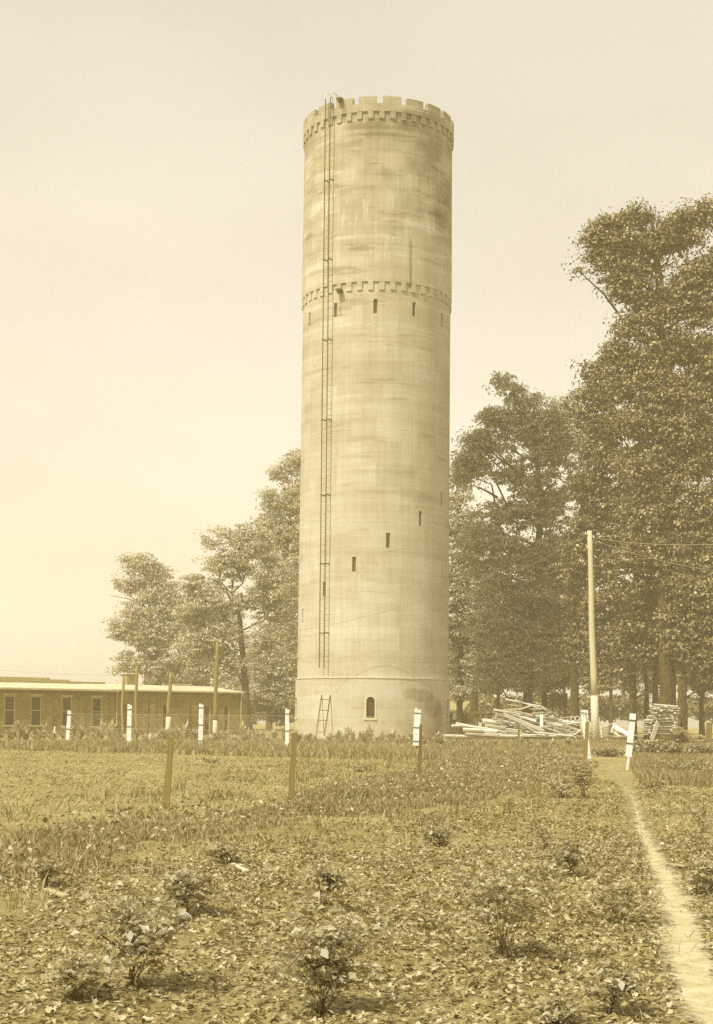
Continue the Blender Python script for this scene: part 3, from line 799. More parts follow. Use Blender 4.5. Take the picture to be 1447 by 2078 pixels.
S = [ # traced from the heap: x0,y0,x1,y1 in the enlarged view, depth step, width m, thickness m
 (605, 235, 950, 305, 1, .14, .05), (705, 240, 860, 300, .5, .13, .05), (915, 270, 1120, 395, -1, .20, .05), (960, 310, 1050, 372, -.5, .17, .06),
 (630, 290, 760, 305, 1, .13, .05), (600, 340, 745, 328, 1.2, .13, .05), (735, 340, 855, 300, 0, .16, .05), (740, 255, 960, 335, .9, .12, .04),
 (490, 338, 870, 398, .3, .20, .08), (640, 345, 840, 385, -.2, .18, .06), (870, 372, 1040, 366, -.6, .16, .08), (515, 375, 660, 420, -.4, .20, .09),
 (520, 390, 800, 470, -.7, .17, .06), (590, 375, 990, 545, -.9, .22, .08), (680, 382, 960, 480, -.2, .2, .07), (600, 400, 1000, 565, -1.2, .19, .07),
 (800, 375, 1180, 470, .1, .2, .07), (880, 400, 1345, 470, .8, .17, .06), (1065, 395, 1230, 505, -1.2, .24, .07), (985, 440, 1120, 475, -.9, .18, .06),
 (960, 500, 1200, 590, -1.4, .16, .07), (850, 505, 1060, 590, -1.1, .17, .06), (760, 505, 950, 565, -.8, .18, .06), (740, 465, 960, 590, -1.3, .15, .06),
 (1000, 460, 1250, 590, -.6, .18, .07), (1050, 470, 1110, 540, -1.5, .13, .05), (1220, 510, 1345, 545, -.8, .15, .06), (1240, 505, 1345, 540, -.3, .15, .06),
 (1265, 592, 1345, 540, -1.6, .13, .05), (1130, 455, 1345, 465, .6, .15, .06), (1140, 425, 1275, 402, .9, .1, .05), (1180, 480, 1340, 495, .2, .16, .06),
 (120, 470, 540, 545, -1.5, .17, .07), (160, 490, 730, 570, -1.7, .16, .06), (85, 497, 190, 497, -.9, .24, .1), (380, 440, 610, 470, .2, .28, .16),
 (390, 455, 600, 480, -.3, .26, .16), (430, 500, 605, 520, -.5, .25, .14), (190, 530, 520, 552, -1.9, .22, .13), (190, 545, 385, 545, -2.0, .22, .12),
 (220, 572, 560, 580, -2.1, .2, .07), (290, 590, 700, 603, -2.2, .18, .06), (520, 570, 980, 592, -1.9, .18, .07), (560, 590, 1040, 600, -2.1, .18, .06),
 (610, 550, 900, 575, -1.5, .2, .08), (600, 525, 840, 560, -1.0, .2, .08), (760, 580, 1100, 598, -1.8, .17, .06), (900, 560, 1260, 595, -1.6, .17, .06),
 (1030, 400, 1150, 440, .5, .16, .05), (480, 425, 700, 480, -.2, .18, .06), (480, 440, 620, 455, .1, .16, .06), (840, 330, 960, 330, .6, .15, .06),
 (1280, 570, 1350, 600, -1.2, .13, .05), (700, 430, 900, 500, .2, .19, .06), (500, 420, 640, 470, -.6, .15, .06), (0, 590, 290, 600, -1.6, .3, .08)]
nlab = 'weathered board lying in the jumbled heap beside the tower'
special = {0: 'long thin board on top of the heap, pointing down to the right', 2: 'wide steep board sliding down the right crest of the heap',
           8: 'thick long board sticking out left across the middle of the heap', 18: 'widest pale board leaning down the right slope of the heap',
           32: 'long board reaching out low at the left end of the heap', 38: 'short thick timber lying on the ground at the left of the heap',
           55: 'grey board lying flat at the foot of the tower, left of the heap'}
for i, (x0, y0, x1, y1, dd, w, t) in enumerate(S):
    Yd = 95.5 + dd * .8
    a, b = P(*zp(x0, y0), Yd + random.uniform(-.5, .5)), P(*zp(x1, y1), Yd + random.uniform(-.5, .5))
    a.z = max(a.z, .05); b.z = max(b.z, .05)
    plank(a, b, w, t, special.get(i, heap_label(x0, y0, x1, y1, w, t)), GP)
for i in range(62):                                    # the inside of the heap
    u = random.random(); cx = 560 + 640 * u; hh = (1 - abs(u - .42) * 1.25)
    yb = 595 - random.random() ** 1.0 * 250 * max(.12, hh); L = random.uniform(70, 210)
    ang = R(random.gauss(20, 14)) if random.random() < .75 else R(random.gauss(-15, 12))
    x0, y0, x1, y1 = cx - math.cos(ang) * L, yb - math.sin(ang) * L, cx + math.cos(ang) * L, yb + math.sin(ang) * L
    Yd = 95.9 + random.uniform(-.6, 1.4)
    a, b = P(*zp(x0, y0), Yd + random.uniform(-1, 1)), P(*zp(x1, y1), Yd + random.uniform(-1, 1))
    a.z = max(a.z, .04); b.z = max(b.z, .04)
    w, t = random.uniform(.11, .22), random.uniform(.04, .09)
    plank(a, b, w, t, heap_label(x0, y0, x1, y1, w, t), GP)
plank(P(*zp(960, 498), 93.6), P(*zp(960, 385), 93.7), .20, .03, 'short wide white board standing upright in the middle of the heap', GP, 'white', (0, 1, 0))
# trestles behind the left end of the heap
for k, (px, label) in enumerate(((965, 'rough wooden trestle behind the left end of the heap'),)):
    tr = empty('trestle', P(972, 1490, 100), label, 'trestle'); tr.location.z = 0
    for q in (966, 981): 
        b = P(q, 1480, 100); b.z = 0; MB().beam(b, P(q, 1446, 100), .2, .14, (0, 1, 0)).build('leg', 'post', tr)
    MB().beam(P(960, 1445, 99.8), P(984, 1446.5, 99.8), .16, .14, (0, 1, 0)).build('top_rail', 'post', tr)

# crossed stack of boards on the right
NTH = 'first second third fourth fifth sixth seventh eighth ninth tenth eleventh twelfth bottom'.split()
GS = 'boards crossed in the stack under the big tree'
def zs_(x, y): return 1200 + x * .1707, 1400 + y * .1707
ys_ = [182, 205, 235, 262, 292, 318, 345, 375, 408, 435, 462, 490, 515]
for i, yy in enumerate(ys_):
    k = i / 12; xl, xr = 760 - 165 * k ** .6, 1040 - 10 * k
    sl_ = 12 if i < 4 else -22 + 5 * (i - 4) * .8
    for j in range(2):
        Yd = 93.2 + j * .9 + random.uniform(-.1, .1)
        a, b = P(*zs_(xl + random.uniform(-25, 25), yy - sl_ + j * 5), Yd), P(*zs_(xr + random.uniform(-30, 20), yy + sl_ + j * 5), Yd + .4)
        plank(a, b, .16, .035, '%s thin grey board of the crossed stack, %s layer counted from the top' % (('front', 'rear')[j], NTH[i]) if i else 'topmost %s board of the crossed stack before the big trunk' % ('front' if j == 0 else 'rear'), GS)
    if i < 12:
        for j in range(2):
            xx = random.uniform(xl + 40, xl + 110) if j == 0 else random.uniform(xr - 130, xr - 60)
            c = P(*zs_(xx, yy + 12), 93.6)
            plank(c + Vector((0, -.75, 0)), c + Vector((.05, .75, 0)), .12, .10, '%s spacer block under the %s layer of the crossed stack' % (('left', 'right')[j], NTH[i]), GS, name='spacer_block')
plank(P(1322, 1502, 88), P(1335.5, 1466, 90), .34, .04, 'pale board leaning on the crossed stack', 'loose boards lying about', tilt=(0, 1, .3))
plank(P(1437, 1504, 86), P(1440, 1466, 86), .36, .05, 'wide grey board standing upright at the right edge', 'loose boards lying about', tilt=(0, 1, 0), mat='post')
# broken crates left of the white post
cr_ = empty('broken_crate', P(1232, 1500, 92), 'broken slatted crate lying beside the pole foot', 'crate'); cr_.location.z = 0
for k in range(4):
    a = P(1219 + k * 1.2, 1474.5 + k * 4.6, 92 + k * .05); b = P(1246, 1467.5 + k * 4.8, 92.5 + k * .05)
    MB().beam(a, b, .07, .04, (0, 1, 0)).build('slat', 'plank', cr_)
for a, b in (((1219, 1475), (1221, 1497)), ((1246, 1468), (1240, 1486)), ((1240, 1484), (1259, 1494)), ((1221, 1492), (1234, 1489))):
    MB().beam(P(*a, 92.2), P(*b, 91.9), .08, .05, (0, 1, 0)).build('side_board', 'plank', cr_)
for k, (a, b) in enumerate((((1216, 1490), (1233, 1500)), ((1233, 1500), (1235, 1503)), ((1246, 1496), (1315, 1490)), ((1257, 1462), (1251, 1488)))):
    plank(P(*a, 90.5), P(*b, 90.7), .07, .04, ['thin lath leaning from the pole foot to the ground', 'short stub of lath standing by the pole foot', 'long lath lying between crate and stack', 'thin lath standing behind the slanting white arm'][k], 'loose boards lying about')
# brush and bent wire by the stack
mb = MB()
for k in range(9):
    x0 = 1352 + k * 5; pts = []
    for i in range(12):
        q = i / 11
        pts.append(P(x0 + q * random.uniform(40, 70), 1474 + 22 * q + 7 * math.sin(q * 6 + k) + k * 1.5, 89 + math.sin(k + q * 5) * .5))
    for p in pts: p.z = max(p.z, .03)
    mb.tube(pts, .014 if k % 3 else .03, 5)
tag(mb.build('brush_pile', 'dry', loc=P(1385, 1495, 89)), 'tangle of bent twigs and wire lying right of the crossed stack', 'brush pile')
# hoops and bits on the heap's right
mb = MB()
for cxp, cyp, rr in ((1163, 1459, 5), (1172, 1458, 5.5), (1180, 1460, 5)):
    mb.tube([P(cxp + rr * math.cos(a), cyp + rr * .75 * math.sin(a), 97) for a in np.linspace(0, 6.28, 17)], .03, 5)
tag(mb.build('barrel_hoops', 'plank', loc=P(1172, 1459, 97)), 'loose barrel hoops on the right end of the heap', 'hoops')

# ================================================================= SHEDS FAR BEHIND
sh = empty('shed', P(930, 1480, 128), 'low shed with a pale roof seen between trunks right of the tower', 'shed'); sh.location.z = 0
c = P(925, 1470, 130)
MB().box((c.x - 1, 131, .95), (4.6, 3.6, 1.9)).build('wall', 'dark_wood', sh)
mb = MB(); a, b = P(905, 1443, 128.6), P(941, 1443, 128.6); t0, t1 = P(908, 1425.5, 131), P(955, 1425.5, 131)
a.x -= 2; t0.x -= 2
mb.add([a, b, t1, t0, a + Vector((0, 0, .12)), b + Vector((0, 0, .12)), t1 + Vector((0, 0, .12)), t0 + Vector((0, 0, .12))], [(0, 3, 2, 1), (4, 5, 6, 7), (0, 1, 5, 4), (1, 2, 6, 5), (2, 3, 7, 6), (3, 0, 4, 7)])
mb.build('roof', 'shingle', sh)
MB().box(P(925, 1452, 129.1), (.55, .06, .7)).build('window', 'white', sh)
bx = empty('raised_box', P(1133, 1480, 122), 'dark board box raised on legs among the trunks', 'bin'); bx.location.z = 0
c0, c1_ = P(1118, 1436, 122), P(1152, 1407, 122)
mb = MB(); n = 9
for i in range(n):
    x = c0.x + (c1_.x - c0.x) * (i + .5) / n
    mb.box((x, 122 + (i % 2) * .01, (c0.z + c1_.z) / 2 + random.uniform(-.03, .03)), ((c1_.x - c0.x) / n - .012, .04, c1_.z - c0.z))
mb.box(((c0.x + c1_.x) / 2, 122.8, (c0.z + c1_.z) / 2), (c1_.x - c0.x - .05, 1.5, c1_.z - c0.z - .1))
mb.build('box', 'dark_wood', bx)
for q in (1122, 1147):
    MB().beam((P(q, 1440, 122.5).x, 122.6, 0), (P(q, 1440, 122.5).x, 122.6, c0.z + .05), .14, .14, (0, 1, 0)).build('leg', 'dark_wood', bx)

# ================================================================= TREES
def blob_leaves(blobs, Y0, lsz, dens, gap=.36, seed=0):
    Cs = []; attach = []; Ns = []
    for q in blobs:
        px, py, rx, ry = q[:4]; dy = q[4] if len(q) > 4 else 0; dn = q[5] if len(q) > 5 else 1
        Yb = Y0 + dy; c = P(px, py, Yb); a, b = rx / F * Yb, ry / F * Yb; dd = min(max(a, b), 1.25 * min(a, b)) 
        attach.append((c, max(a, b)))
        nc = max(3, int(math.pi * a * b * 8.5 * dens * dn))
        u = rng.normal(size=(nc, 3)); u = norm(u) * (rng.random((nc, 1)) ** .42)
        cc = np.array(c)[None] + u * np.array([a, dd, b])[None]
        g = vn(cc[:, 0] + cc[:, 1] * .7, cc[:, 2] + cc[:, 1] * .4, 1.5, 31 + seed) * .6 + vn(cc[:, 0] - cc[:, 1] * .3, cc[:, 2], .6, 37 + seed) * .4
        cc = cc[g > gap]
        if len(cc) == 0: continue
        n = 44; u = rng.normal(size=(len(cc), n, 3)); u[:, :, 2] = np.abs(u[:, :, 2]) * 1.1 - .25
        u /= np.linalg.norm(u, axis=2, keepdims=True) + 1e-9
        cr = (rng.gamma(5., .15, len(cc)))[:, None, None] * (.35 + .65 * rng.random((len(cc), n, 1)) ** .5)
        sq = rng.uniform(.35, .75, len(cc))[:, None]
        off = u * cr; off[:, :, 2] = off[:, :, 2] * sq
        Cs.append((cc[:, None, :] + off).reshape(-1, 3)); Ns.append((u * np.array([1, 1, 1.5]) + np.array([0, 0, .3])).reshape(-1, 3))
    return np.concatenate(Cs), attach, np.concatenate(Ns)
def tree(name, trunk, Y0, r0, blobs, label, mat='leaf_hazed', lsz=.22, dens=1.15, gap=.36, group=None, top=None, bare=(), seed=0, trunk2=None):
    """trunk: picture points from foot to where it ends in the crown"""
    base = P(trunk[0][0], trunk[0][1], Y0); base.z = 0
    e = empty(name, base, label, 'tree', group)
    pts = [P(x, y, Y0) for x, y in trunk]; pts[0] = Vector((base.x, base.y, -.15))
    foot = pts[0].lerp(pts[1], min(.5, .5 / max(.6, (pts[1] - pts[0]).length)))
    pts.insert(1, foot)
    n = len(pts); rad = [r0 * 1.35, r0 * 1.05] + [r0 * (1 - .62 * (i / (n - 2))) for i in range(1, n - 1)]
    P2, R2 = [], []
    for i in range(n - 1):
        for q in (0, .33, .66):
            p = pts[i].lerp(pts[i + 1], q); P2.append(p + Vector((random.gauss(0, r0 * .05), random.gauss(0, r0 * .05), 0)) if i else p); R2.append(rad[i] + (rad[i + 1] - rad[i]) * q)
    P2.append(pts[-1]); R2.append(rad[-1])
    mb = MB(); mb.tube(P2, R2, 12)
    C, attach, NN = blob_leaves(blobs, Y0, lsz, dens, gap, seed)
    tz0 = pts[2].z if len(pts) > 2 else 3
    for c, rr in attach:                               # limbs reach each mass of leaves
        cand = [(p, r_) for p, r_ in zip(P2, R2) if p.z < c.z - .3 * abs(c.x - p.x) and p.z > 2.5] or [(P2[len(P2) // 2], R2[len(P2) // 2])]
        p, r_ = min(cand, key=lambda k: abs((c.z - k[0].z) - .9 * (Vector((c.x - k[0].x, c.y - k[0].y, 0))).length))
        d = c - p; jj = Vector((random.gauss(0, 1), random.gauss(0, 1), random.gauss(0, .6))) * d.length * .09; m1 = p + d * .35 + Vector((d.x * .12, d.y * .12, -.08 * abs(d.z))) + jj; m2 = p + d * .72 + Vector((0, 0, .05 * d.length)) - jj * .8
        rl = min(r_ * .5, .03 + d.length * .011)
        mb.tube([p, m1, m2, c], [rl, rl * .8, rl * .55, rl * .3], 7)
        for _ in range(4):
            q = Vector((random.gauss(0, 1), random.gauss(0, 1), random.gauss(.2, .7))).normalized() * rr * random.uniform(.6, 1.0)
            s = m2.lerp(c, random.random()); mb.tube([s, s + q * .5 + Vector((0, 0, .1)), s + q], [rl * .35, rl * .22, rl * .1], 5)
    for path_, w in bare:
        mb.tube([P(x, y, Y0 - 1.0) for x, y in path_], [w * (1 - .7 * i / (len(path_) - 1)) for i in range(len(path_))], 7)
    mb.build('trunk', 'bark', e, smooth=True)
    V, Fc = leaf_mesh(C, lsz, lsz * .62, .35, nb=NN)
    np_mesh('crown', V, Fc, mat, e)
    return e
GT = 'trees of the grove'
tree('oak_tree', [(322, 1492), (322, 1400), (318, 1320), (305, 1240)], 158, .38,
     [(290, 1150, 42, 26), (232, 1183, 22, 12), (268, 1192, 30, 18), (262, 1140, 18, 12), (318, 1172, 30, 30), (325, 1225, 46, 40), (290, 1245, 46, 30), (358, 1208, 22, 22), (258, 1285, 40, 22),
      (240, 1275, 24, 18), (300, 1300, 58, 34), (352, 1275, 44, 44), (275, 1345, 42, 24), (330, 1350, 60, 34), (375, 1330, 30, 40), (250, 1365, 20, 12), (345, 1385, 50, 18)],
     'round ragged tree standing alone left of the grove, above the brick roof', group=GT, gap=.40, bare=(([(300, 1235), (262, 1215), (222, 1208)], .07),), seed=1)
tree('oak_tree', [(505, 1500), (500, 1430), (494, 1340), (487, 1250), (470, 1205)], 140, .42,
     [(440, 1100, 36, 24, 0, .7), (480, 1085, 40, 26, 0, .7), (520, 1105, 40, 36), (430, 1140, 30, 22), (475, 1150, 46, 40), (400, 1190, 34, 24), (425, 1225, 50, 40), (480, 1215, 50, 44), (390, 1250, 36, 40),
      (545, 1170, 46, 46), (545, 1245, 44, 46), (440, 1290, 54, 34), (400, 1310, 40, 34), (540, 1310, 40, 40), (470, 1345, 40, 26), (420, 1360, 52, 22), (455, 1395, 28, 12, -3, .8), (575, 1215, 40, 60)],
     'dark trunked tree forking beside the right end of the brick building', group=GT, gap=.40, bare=(([(492, 1320), (478, 1318), (465, 1300)], .14), ([(486, 1250), (462, 1205), (440, 1180), (425, 1172)], .14), ([(400, 1195), (385, 1188), (366, 1178)], .06), ([(490, 1178), (478, 1150), (455, 1120), (430, 1105)], .09)), seed=2)
tree('tall_oak', [(546, 1496), (548, 1400), (560, 1250), (585, 1100), (592, 1000)], 160, .36,
     [(592, 945, 30, 24), (612, 940, 30, 30), (568, 962, 22, 16), (600, 990, 34, 30), (548, 1012, 22, 16), (575, 1030, 42, 26), (620, 1030, 40, 60), (550, 1062, 34, 24), (592, 1085, 56, 34), (545, 1110, 40, 34),
      (600, 1150, 54, 50), (560, 1190, 50, 50), (610, 1240, 50, 60), (570, 1290, 50, 50), (540, 1350, 50, 40), (600, 1350, 46, 50), (575, 1410, 50, 30), (525, 1410, 30, 24)],
     'tallest tree left of the tower, half hidden behind it', group=GT, gap=.37, seed=3)
tree('oak_tree', [(424, 1488), (423, 1400), (421, 1345)], 165, .32, [(400, 1290, 60, 40), (370, 1370, 50, 24), (455, 1300, 50, 50), (425, 1260, 50, 40), (490, 1390, 40, 30), (400, 1385, 60, 20)],
     'tree seen behind the brick building between the two larger trees', group=GT, seed=4)
# right of the tower
tree('oak_tree', [(933, 1496), (932, 1400), (938, 1250), (945, 1100)], 122, .30,
     [(918, 975, 20, 30), (930, 1015, 30, 26), (950, 1065, 34, 34), (920, 1080, 40, 40), (945, 1135, 46, 46), (930, 1200, 50, 50), (960, 1260, 50, 50), (925, 1320, 50, 50), (965, 1350, 46, 40), (930, 1400, 40, 24), (900, 1250, 50, 90)],
     'slender tree immediately right of the tower', group=GT, seed=5)
tree('tall_oak', [(1070, 1497), (1072, 1400), (1078, 1300), (1090, 1150), (1098, 1020), (1090, 940), (1083, 860)], 114, .42,
     [(1022, 775, 20, 14), (1040, 800, 26, 18), (1070, 822, 34, 22), (1000, 850, 34, 22), (1145, 826, 32, 16), (1168, 838, 16, 16), (1120, 850, 36, 22), (1160, 880, 34, 36), (975, 905, 36, 34), (950, 965, 30, 34), (1130, 900, 50, 34), (1045, 865, 50, 30), (1095, 862, 34, 26), (985, 895, 36, 24), (960, 935, 30, 30), (1060, 915, 70, 36), (1120, 915, 50, 40),
      (1005, 955, 50, 30), (1080, 980, 60, 36), (1150, 985, 50, 50), (1020, 1050, 50, 34), (1090, 1050, 70, 44), (985, 1110, 60, 46), (1060, 1130, 70, 50), (1130, 1110, 60, 60), (1010, 1190, 66, 50), (1095, 1210, 70, 50),
      (1000, 1270, 60, 46), (1075, 1290, 66, 46), (1150, 1270, 60, 60), (1030, 1345, 66, 34), (1110, 1350, 60, 34), (990, 1380, 44, 22), (1060, 1395, 50, 16)],
     'tall tree with an open top and bare limbs behind the lumber pile', group=GT, gap=.34,
     bare=(([(1083, 880), (1078, 860), (1060, 835), (1040, 805)], .13), ([(1100, 868), (1118, 852), (1145, 845), (1170, 843)], .08), ([(1090, 990), (1060, 960), (1020, 935), (1000, 920)], .15), ([(1010, 1010), (985, 995), (960, 985)], .11), ([(1098, 1020), (1110, 990), (1132, 975)], .11)), seed=6)
tree('oak_tree', [(1107, 1498), (1105, 1400), (1110, 1300), (1120, 1200)], 124, .30, [(1120, 1150, 60, 60), (1100, 1240, 60, 60), (1150, 1220, 60, 60), (1125, 1320, 60, 50), (1160, 1370, 50, 24), (1100, 1390, 50, 16)],
     'tree between the raised box and the thick trunk to its left', 'leaf_shaded', group=GT, seed=7)
tree('tall_oak', [(1168, 1500), (1166, 1390), (1160, 1280), (1160, 1150), (1185, 1020), (1225, 960), (1240, 860)], 108, .34,
     [(1205, 765, 24, 26), (1190, 800, 22, 22), (1240, 745, 30, 30), (1235, 800, 44, 40), (1195, 850, 28, 34), (1240, 870, 54, 40), (1200, 925, 36, 40), (1260, 945, 60, 44), (1195, 1000, 44, 44), (1270, 1030, 66, 50), (1210, 1080, 60, 46),
      (1180, 1150, 50, 50), (1250, 1150, 60, 50), (1290, 1100, 50, 50), (1200, 1230, 54, 50), (1265, 1240, 60, 50), (1190, 1310, 46, 44), (1255, 1320, 54, 40), (1215, 1375, 46, 22)],
     'tree with a straight trunk just left of the tall bare pole', 'leaf_shaded', group=GT, gap=.33, bare=(([(1215, 1065), (1195, 1030), (1178, 990), (1172, 970)], .22),), seed=8)
tree('great_oak', [(1356, 1505), (1354, 1380), (1350, 1240), (1352, 1100), (1365, 960), (1368, 860), (1352, 740), (1335, 650), (1338, 570), (1330, 500)], 97, .56,
     [(1240, 455, 26, 24, 0, .8), (1290, 448, 36, 26), (1345, 470, 30, 22), (1390, 450, 36, 28), (1440, 440, 34, 30), (1215, 490, 26, 26), (1262, 495, 42, 30), (1320, 505, 50, 24, 0, .7), (1390, 500, 54, 26, 0, .6),
      (1178, 553, 18, 9, 0, .6), (1225, 535, 26, 20, 0, .8), (1275, 550, 40, 26, 0, .65), (1330, 570, 50, 26, 0, .55), (1400, 565, 56, 30, 0, .7), (1460, 530, 50, 50), (1260, 600, 26, 18, 0, .7), (1300, 612, 30, 20, 0, .8),
      (1370, 620, 60, 34), (1440, 630, 50, 50), (1320, 655, 50, 30), (1235, 520, 40, 26, 0, .9), (1228, 468, 30, 22, 0, .9), (1290, 588, 44, 24, 0, .7), (1255, 575, 34, 22, 0, .7), (1350, 600, 60, 40, 3, .4), (1310, 540, 60, 40, 3, .4), (1430, 580, 60, 60, 3, .4), (1380, 480, 60, 40, 3, .4), (1275, 680, 32, 28), (1250, 715, 28, 26), (1310, 720, 56, 40), (1380, 710, 60, 46), (1450, 740, 60, 60), (1290, 780, 54, 44), (1345, 800, 60, 46),
      (1420, 830, 64, 56), (1300, 860, 56, 44), (1370, 890, 62, 50), (1450, 920, 60, 60), (1310, 950, 60, 50), (1390, 980, 64, 54), (1460, 1030, 60, 60), (1320, 1040, 60, 50), (1400, 1070, 64, 54), (1330, 1120, 60, 50),
      (1410, 1150, 64, 54), (1470, 1130, 60, 70)],
     'largest oak with the thickest trunk, its crown filling the upper right', 'leaf_shaded', lsz=.19, group=GT, gap=.33, dens=1.75,
     bare=(([(1368, 860), (1372, 800), (1350, 735), (1332, 690), (1318, 672)], .30), ([(1352, 740), (1330, 682), (1300, 690)], .12), ([(1365, 870), (1398, 800), (1420, 760), (1440, 730)], .24), ([(1240, 900), (1228, 870), (1225, 850)], .10)), seed=9)
tree('oak_tree', [(1284, 1500), (1284, 1380), (1282, 1270), (1290, 1150)], 100, .30,
     [(1290, 1120, 54, 50), (1330, 1190, 60, 50), (1275, 1200, 54, 46), (1300, 1260, 56, 44), (1350, 1290, 50, 44), (1270, 1310, 44, 34), (1320, 1335, 50, 26), (1265, 1360, 34, 14, 0, .8), (1370, 1350, 30, 18)],
     'tree with a medium trunk behind the white post with an arm', 'leaf_shaded', group=GT, gap=.34, seed=10)
tree('oak_tree', [(1386, 1502), (1385, 1380), (1384, 1270), (1395, 1150)], 95.5, .33,
     [(1400, 1180, 54, 60), (1440, 1230, 54, 60), (1390, 1260, 50, 44), (1440, 1300, 60, 46), (1400, 1320, 44, 34), (1450, 1355, 50, 34), (1410, 1370, 30, 12, 0, .7), (1500, 1250, 50, 120)],
     'dark double trunked tree right of the largest oak', 'leaf_shaded', group=GT, gap=.33, seed=11)
tree('oak_tree', [(1313, 1495), (1312, 1400), (1308, 1300)], 116, .24, [(1310, 1250, 60, 50), (1290, 1330, 50, 34), (1340, 1330, 50, 34)], 'slim dark tree just left of the largest trunk, farther back', 'leaf_shaded', group=GT, seed=12)
tree('oak_tree', [(1331, 1497), (1330, 1400), (1330, 1300)], 110, .30, [(1350, 1250, 60, 50), (1370, 1330, 50, 34)], 'dark trunk touching the left side of the largest trunk', 'leaf_shaded', group=GT, seed=13)
tree('oak_tree', [(1425, 1497), (1424, 1400), (1422, 1300)], 120, .24, [(1430, 1250, 60, 70), (1460, 1340, 50, 40), (1430, 1390, 34, 26)], 'slim shaded tree near the right edge, before the woods', 'leaf_shaded', group=GT, seed=14)
for i, (px, py, Yt, r_) in enumerate(((1011, 1490, 140, .22), (962, 1490, 136, .45), (1145, 1488, 150, .2), (1240, 1488, 145, .22))):
    tree('oak_tree', [(px, py), (px, 1400), (px + 4, 1330)], Yt, r_, [(px, 1320, 60, 60), (px + 20, 1240, 50, 60), (px - 20, 1385, 34, 16)],
         ['thin trunked tree behind the top of the heap', 'broad dark trunk beside the low shed', 'thin far tree behind the raised box', 'thin far tree right of the tall pole'][i], group=GT, seed=20 + i)
# the wood far behind the trunks reads as one mass
bl_ = []
for i in range(66):
    px = 505 + i * 16.5; bl_.append((px, 1380 - 55 * rng.random() + (60 if px < 600 else 0), 26, 40 + 20 * rng.random(), rng.uniform(-6, 12)))
    bl_.append((px + 8, 1440, 24, 26, rng.uniform(-14, 6), 1.1))
C, _, NN = blob_leaves(bl_, 168, .34, .5, .38, 40)
NN = NN[C[:, 2] > .05]; C = C[C[:, 2] > .05]
V, Fc = leaf_mesh(C, .34, .2, .35, nb=NN)
tag(np_mesh('far_wood', V, Fc, 'leaf_wood', loc=(20, 168, 0)), 'hazy undergrowth and woods behind the trunks', 'woods', kind='stuff')

# ================================================================= LOW PLANTS
def in_poly(x, y, poly):
    ins = np.zeros(len(x), bool); n = len(poly)
    for i in range(n):
        (x0, y0), (x1, y1) = poly[i], poly[(i + 1) % n]
        c = ((y0 > y) != (y1 > y)) & (x < (x1 - x0) * (y - y0) / ((y1 - y0) + 1e-12) + x0); ins ^= c
    return ins
def gpoly(pts): return [(G(a, b).x, G(a, b).y) for a, b in pts]
def scatter(poly, dens, thr=None, s=1.2, seed=3):
    xs = [p[0] for p in poly]; ys2 = [p[1] for p in poly]
    n = int((max(xs) - min(xs)) * (max(ys2) - min(ys2)) * dens)
    x = rng.uniform(min(xs), max(xs), n); y = rng.uniform(min(ys2), max(ys2), n); k = in_poly(x, y, poly)
    if thr is not None: k &= (vn(x, y, s, seed) * .65 + vn(x, y, s * .3, seed + 1) * .35) > thr * rng.uniform(.8, 1.2, n)
    return x[k], y[k]
def blades(x, y, h, w, lean=.35, segs=2):
    n = len(x); z = gz(x, y) - .01; a = rng.uniform(0, 2 * math.pi, n); b = rng.uniform(0, 2 * math.pi, n)
    h = h * rng.uniform(.5, 1.25, n); l = h * lean * rng.uniform(.2, 1.8, n)
    sx, sy = np.cos(a) * w / 2, np.sin(a) * w / 2; lx, ly = np.cos(b) * l, np.sin(b) * l
    V = np.stack([np.stack([x - sx, y - sy, z], 1), np.stack([x + sx, y + sy, z], 1), np.stack([x + sx * .8 + lx * .35, y + sy * .8 + ly * .35, z + h * .6], 1),
                  np.stack([x - sx * .8 + lx * .35, y - sy * .8 + ly * .35, z + h * .6], 1), np.stack([x + lx, y + ly, z + h * .92], 1)], 1).reshape(-1, 3)
    i = np.arange(n)[:, None] * 5
    return V, np.concatenate([np.concatenate([i, i + 1, i + 2], 1), np.concatenate([i, i + 2, i + 3], 1), np.concatenate([i + 3, i + 2, i + 4], 1)])
# strip of tall grass along the grey stakes
strip = gpoly([(-120, 1830), (60, 1790), (200, 1750), (330, 1718), (500, 1690), (700, 1663), (870, 1640), (1000, 1620), (1110, 1590), (1180, 1566), (1195, 1545), (1120, 1535), (1000, 1533), (900, 1540), (870, 1560), (800, 1580), (640, 1610), (560, 1640), (400, 1650), (330, 1648), (200, 1672), (60, 1700), (-120, 1740)])
x, y = scatter(strip, 520, .36, .55, 5)
V, Fc = blades(x, y, .05 + .30 * vn(x, y, .5, 8) * vn(x, y, 1.7, 18), .009 + .0003 * y, .6)
big = gpoly([(-150, 1880), (300, 1790), (900, 1700), (1180, 1620), (1215, 1550), (1000, 1515), (500, 1560), (200, 1610), (-100, 1660)])
xt, yt = scatter(big, 260, .71, .45, 35)
V2, F2 = blades(xt, yt, .05 + .2 * vn(xt, yt, .5, 38), .009 + .0003 * yt, .8)
V, Fc = np.concatenate([V, V2]), np.concatenate([Fc, F2 + len(V)])
tag(np_mesh('grass', V, Fc, 'grass', loc=(0, 25, 0)), 'strip of tall grass and weeds along the grey stakes', 'grass', kind='stuff')
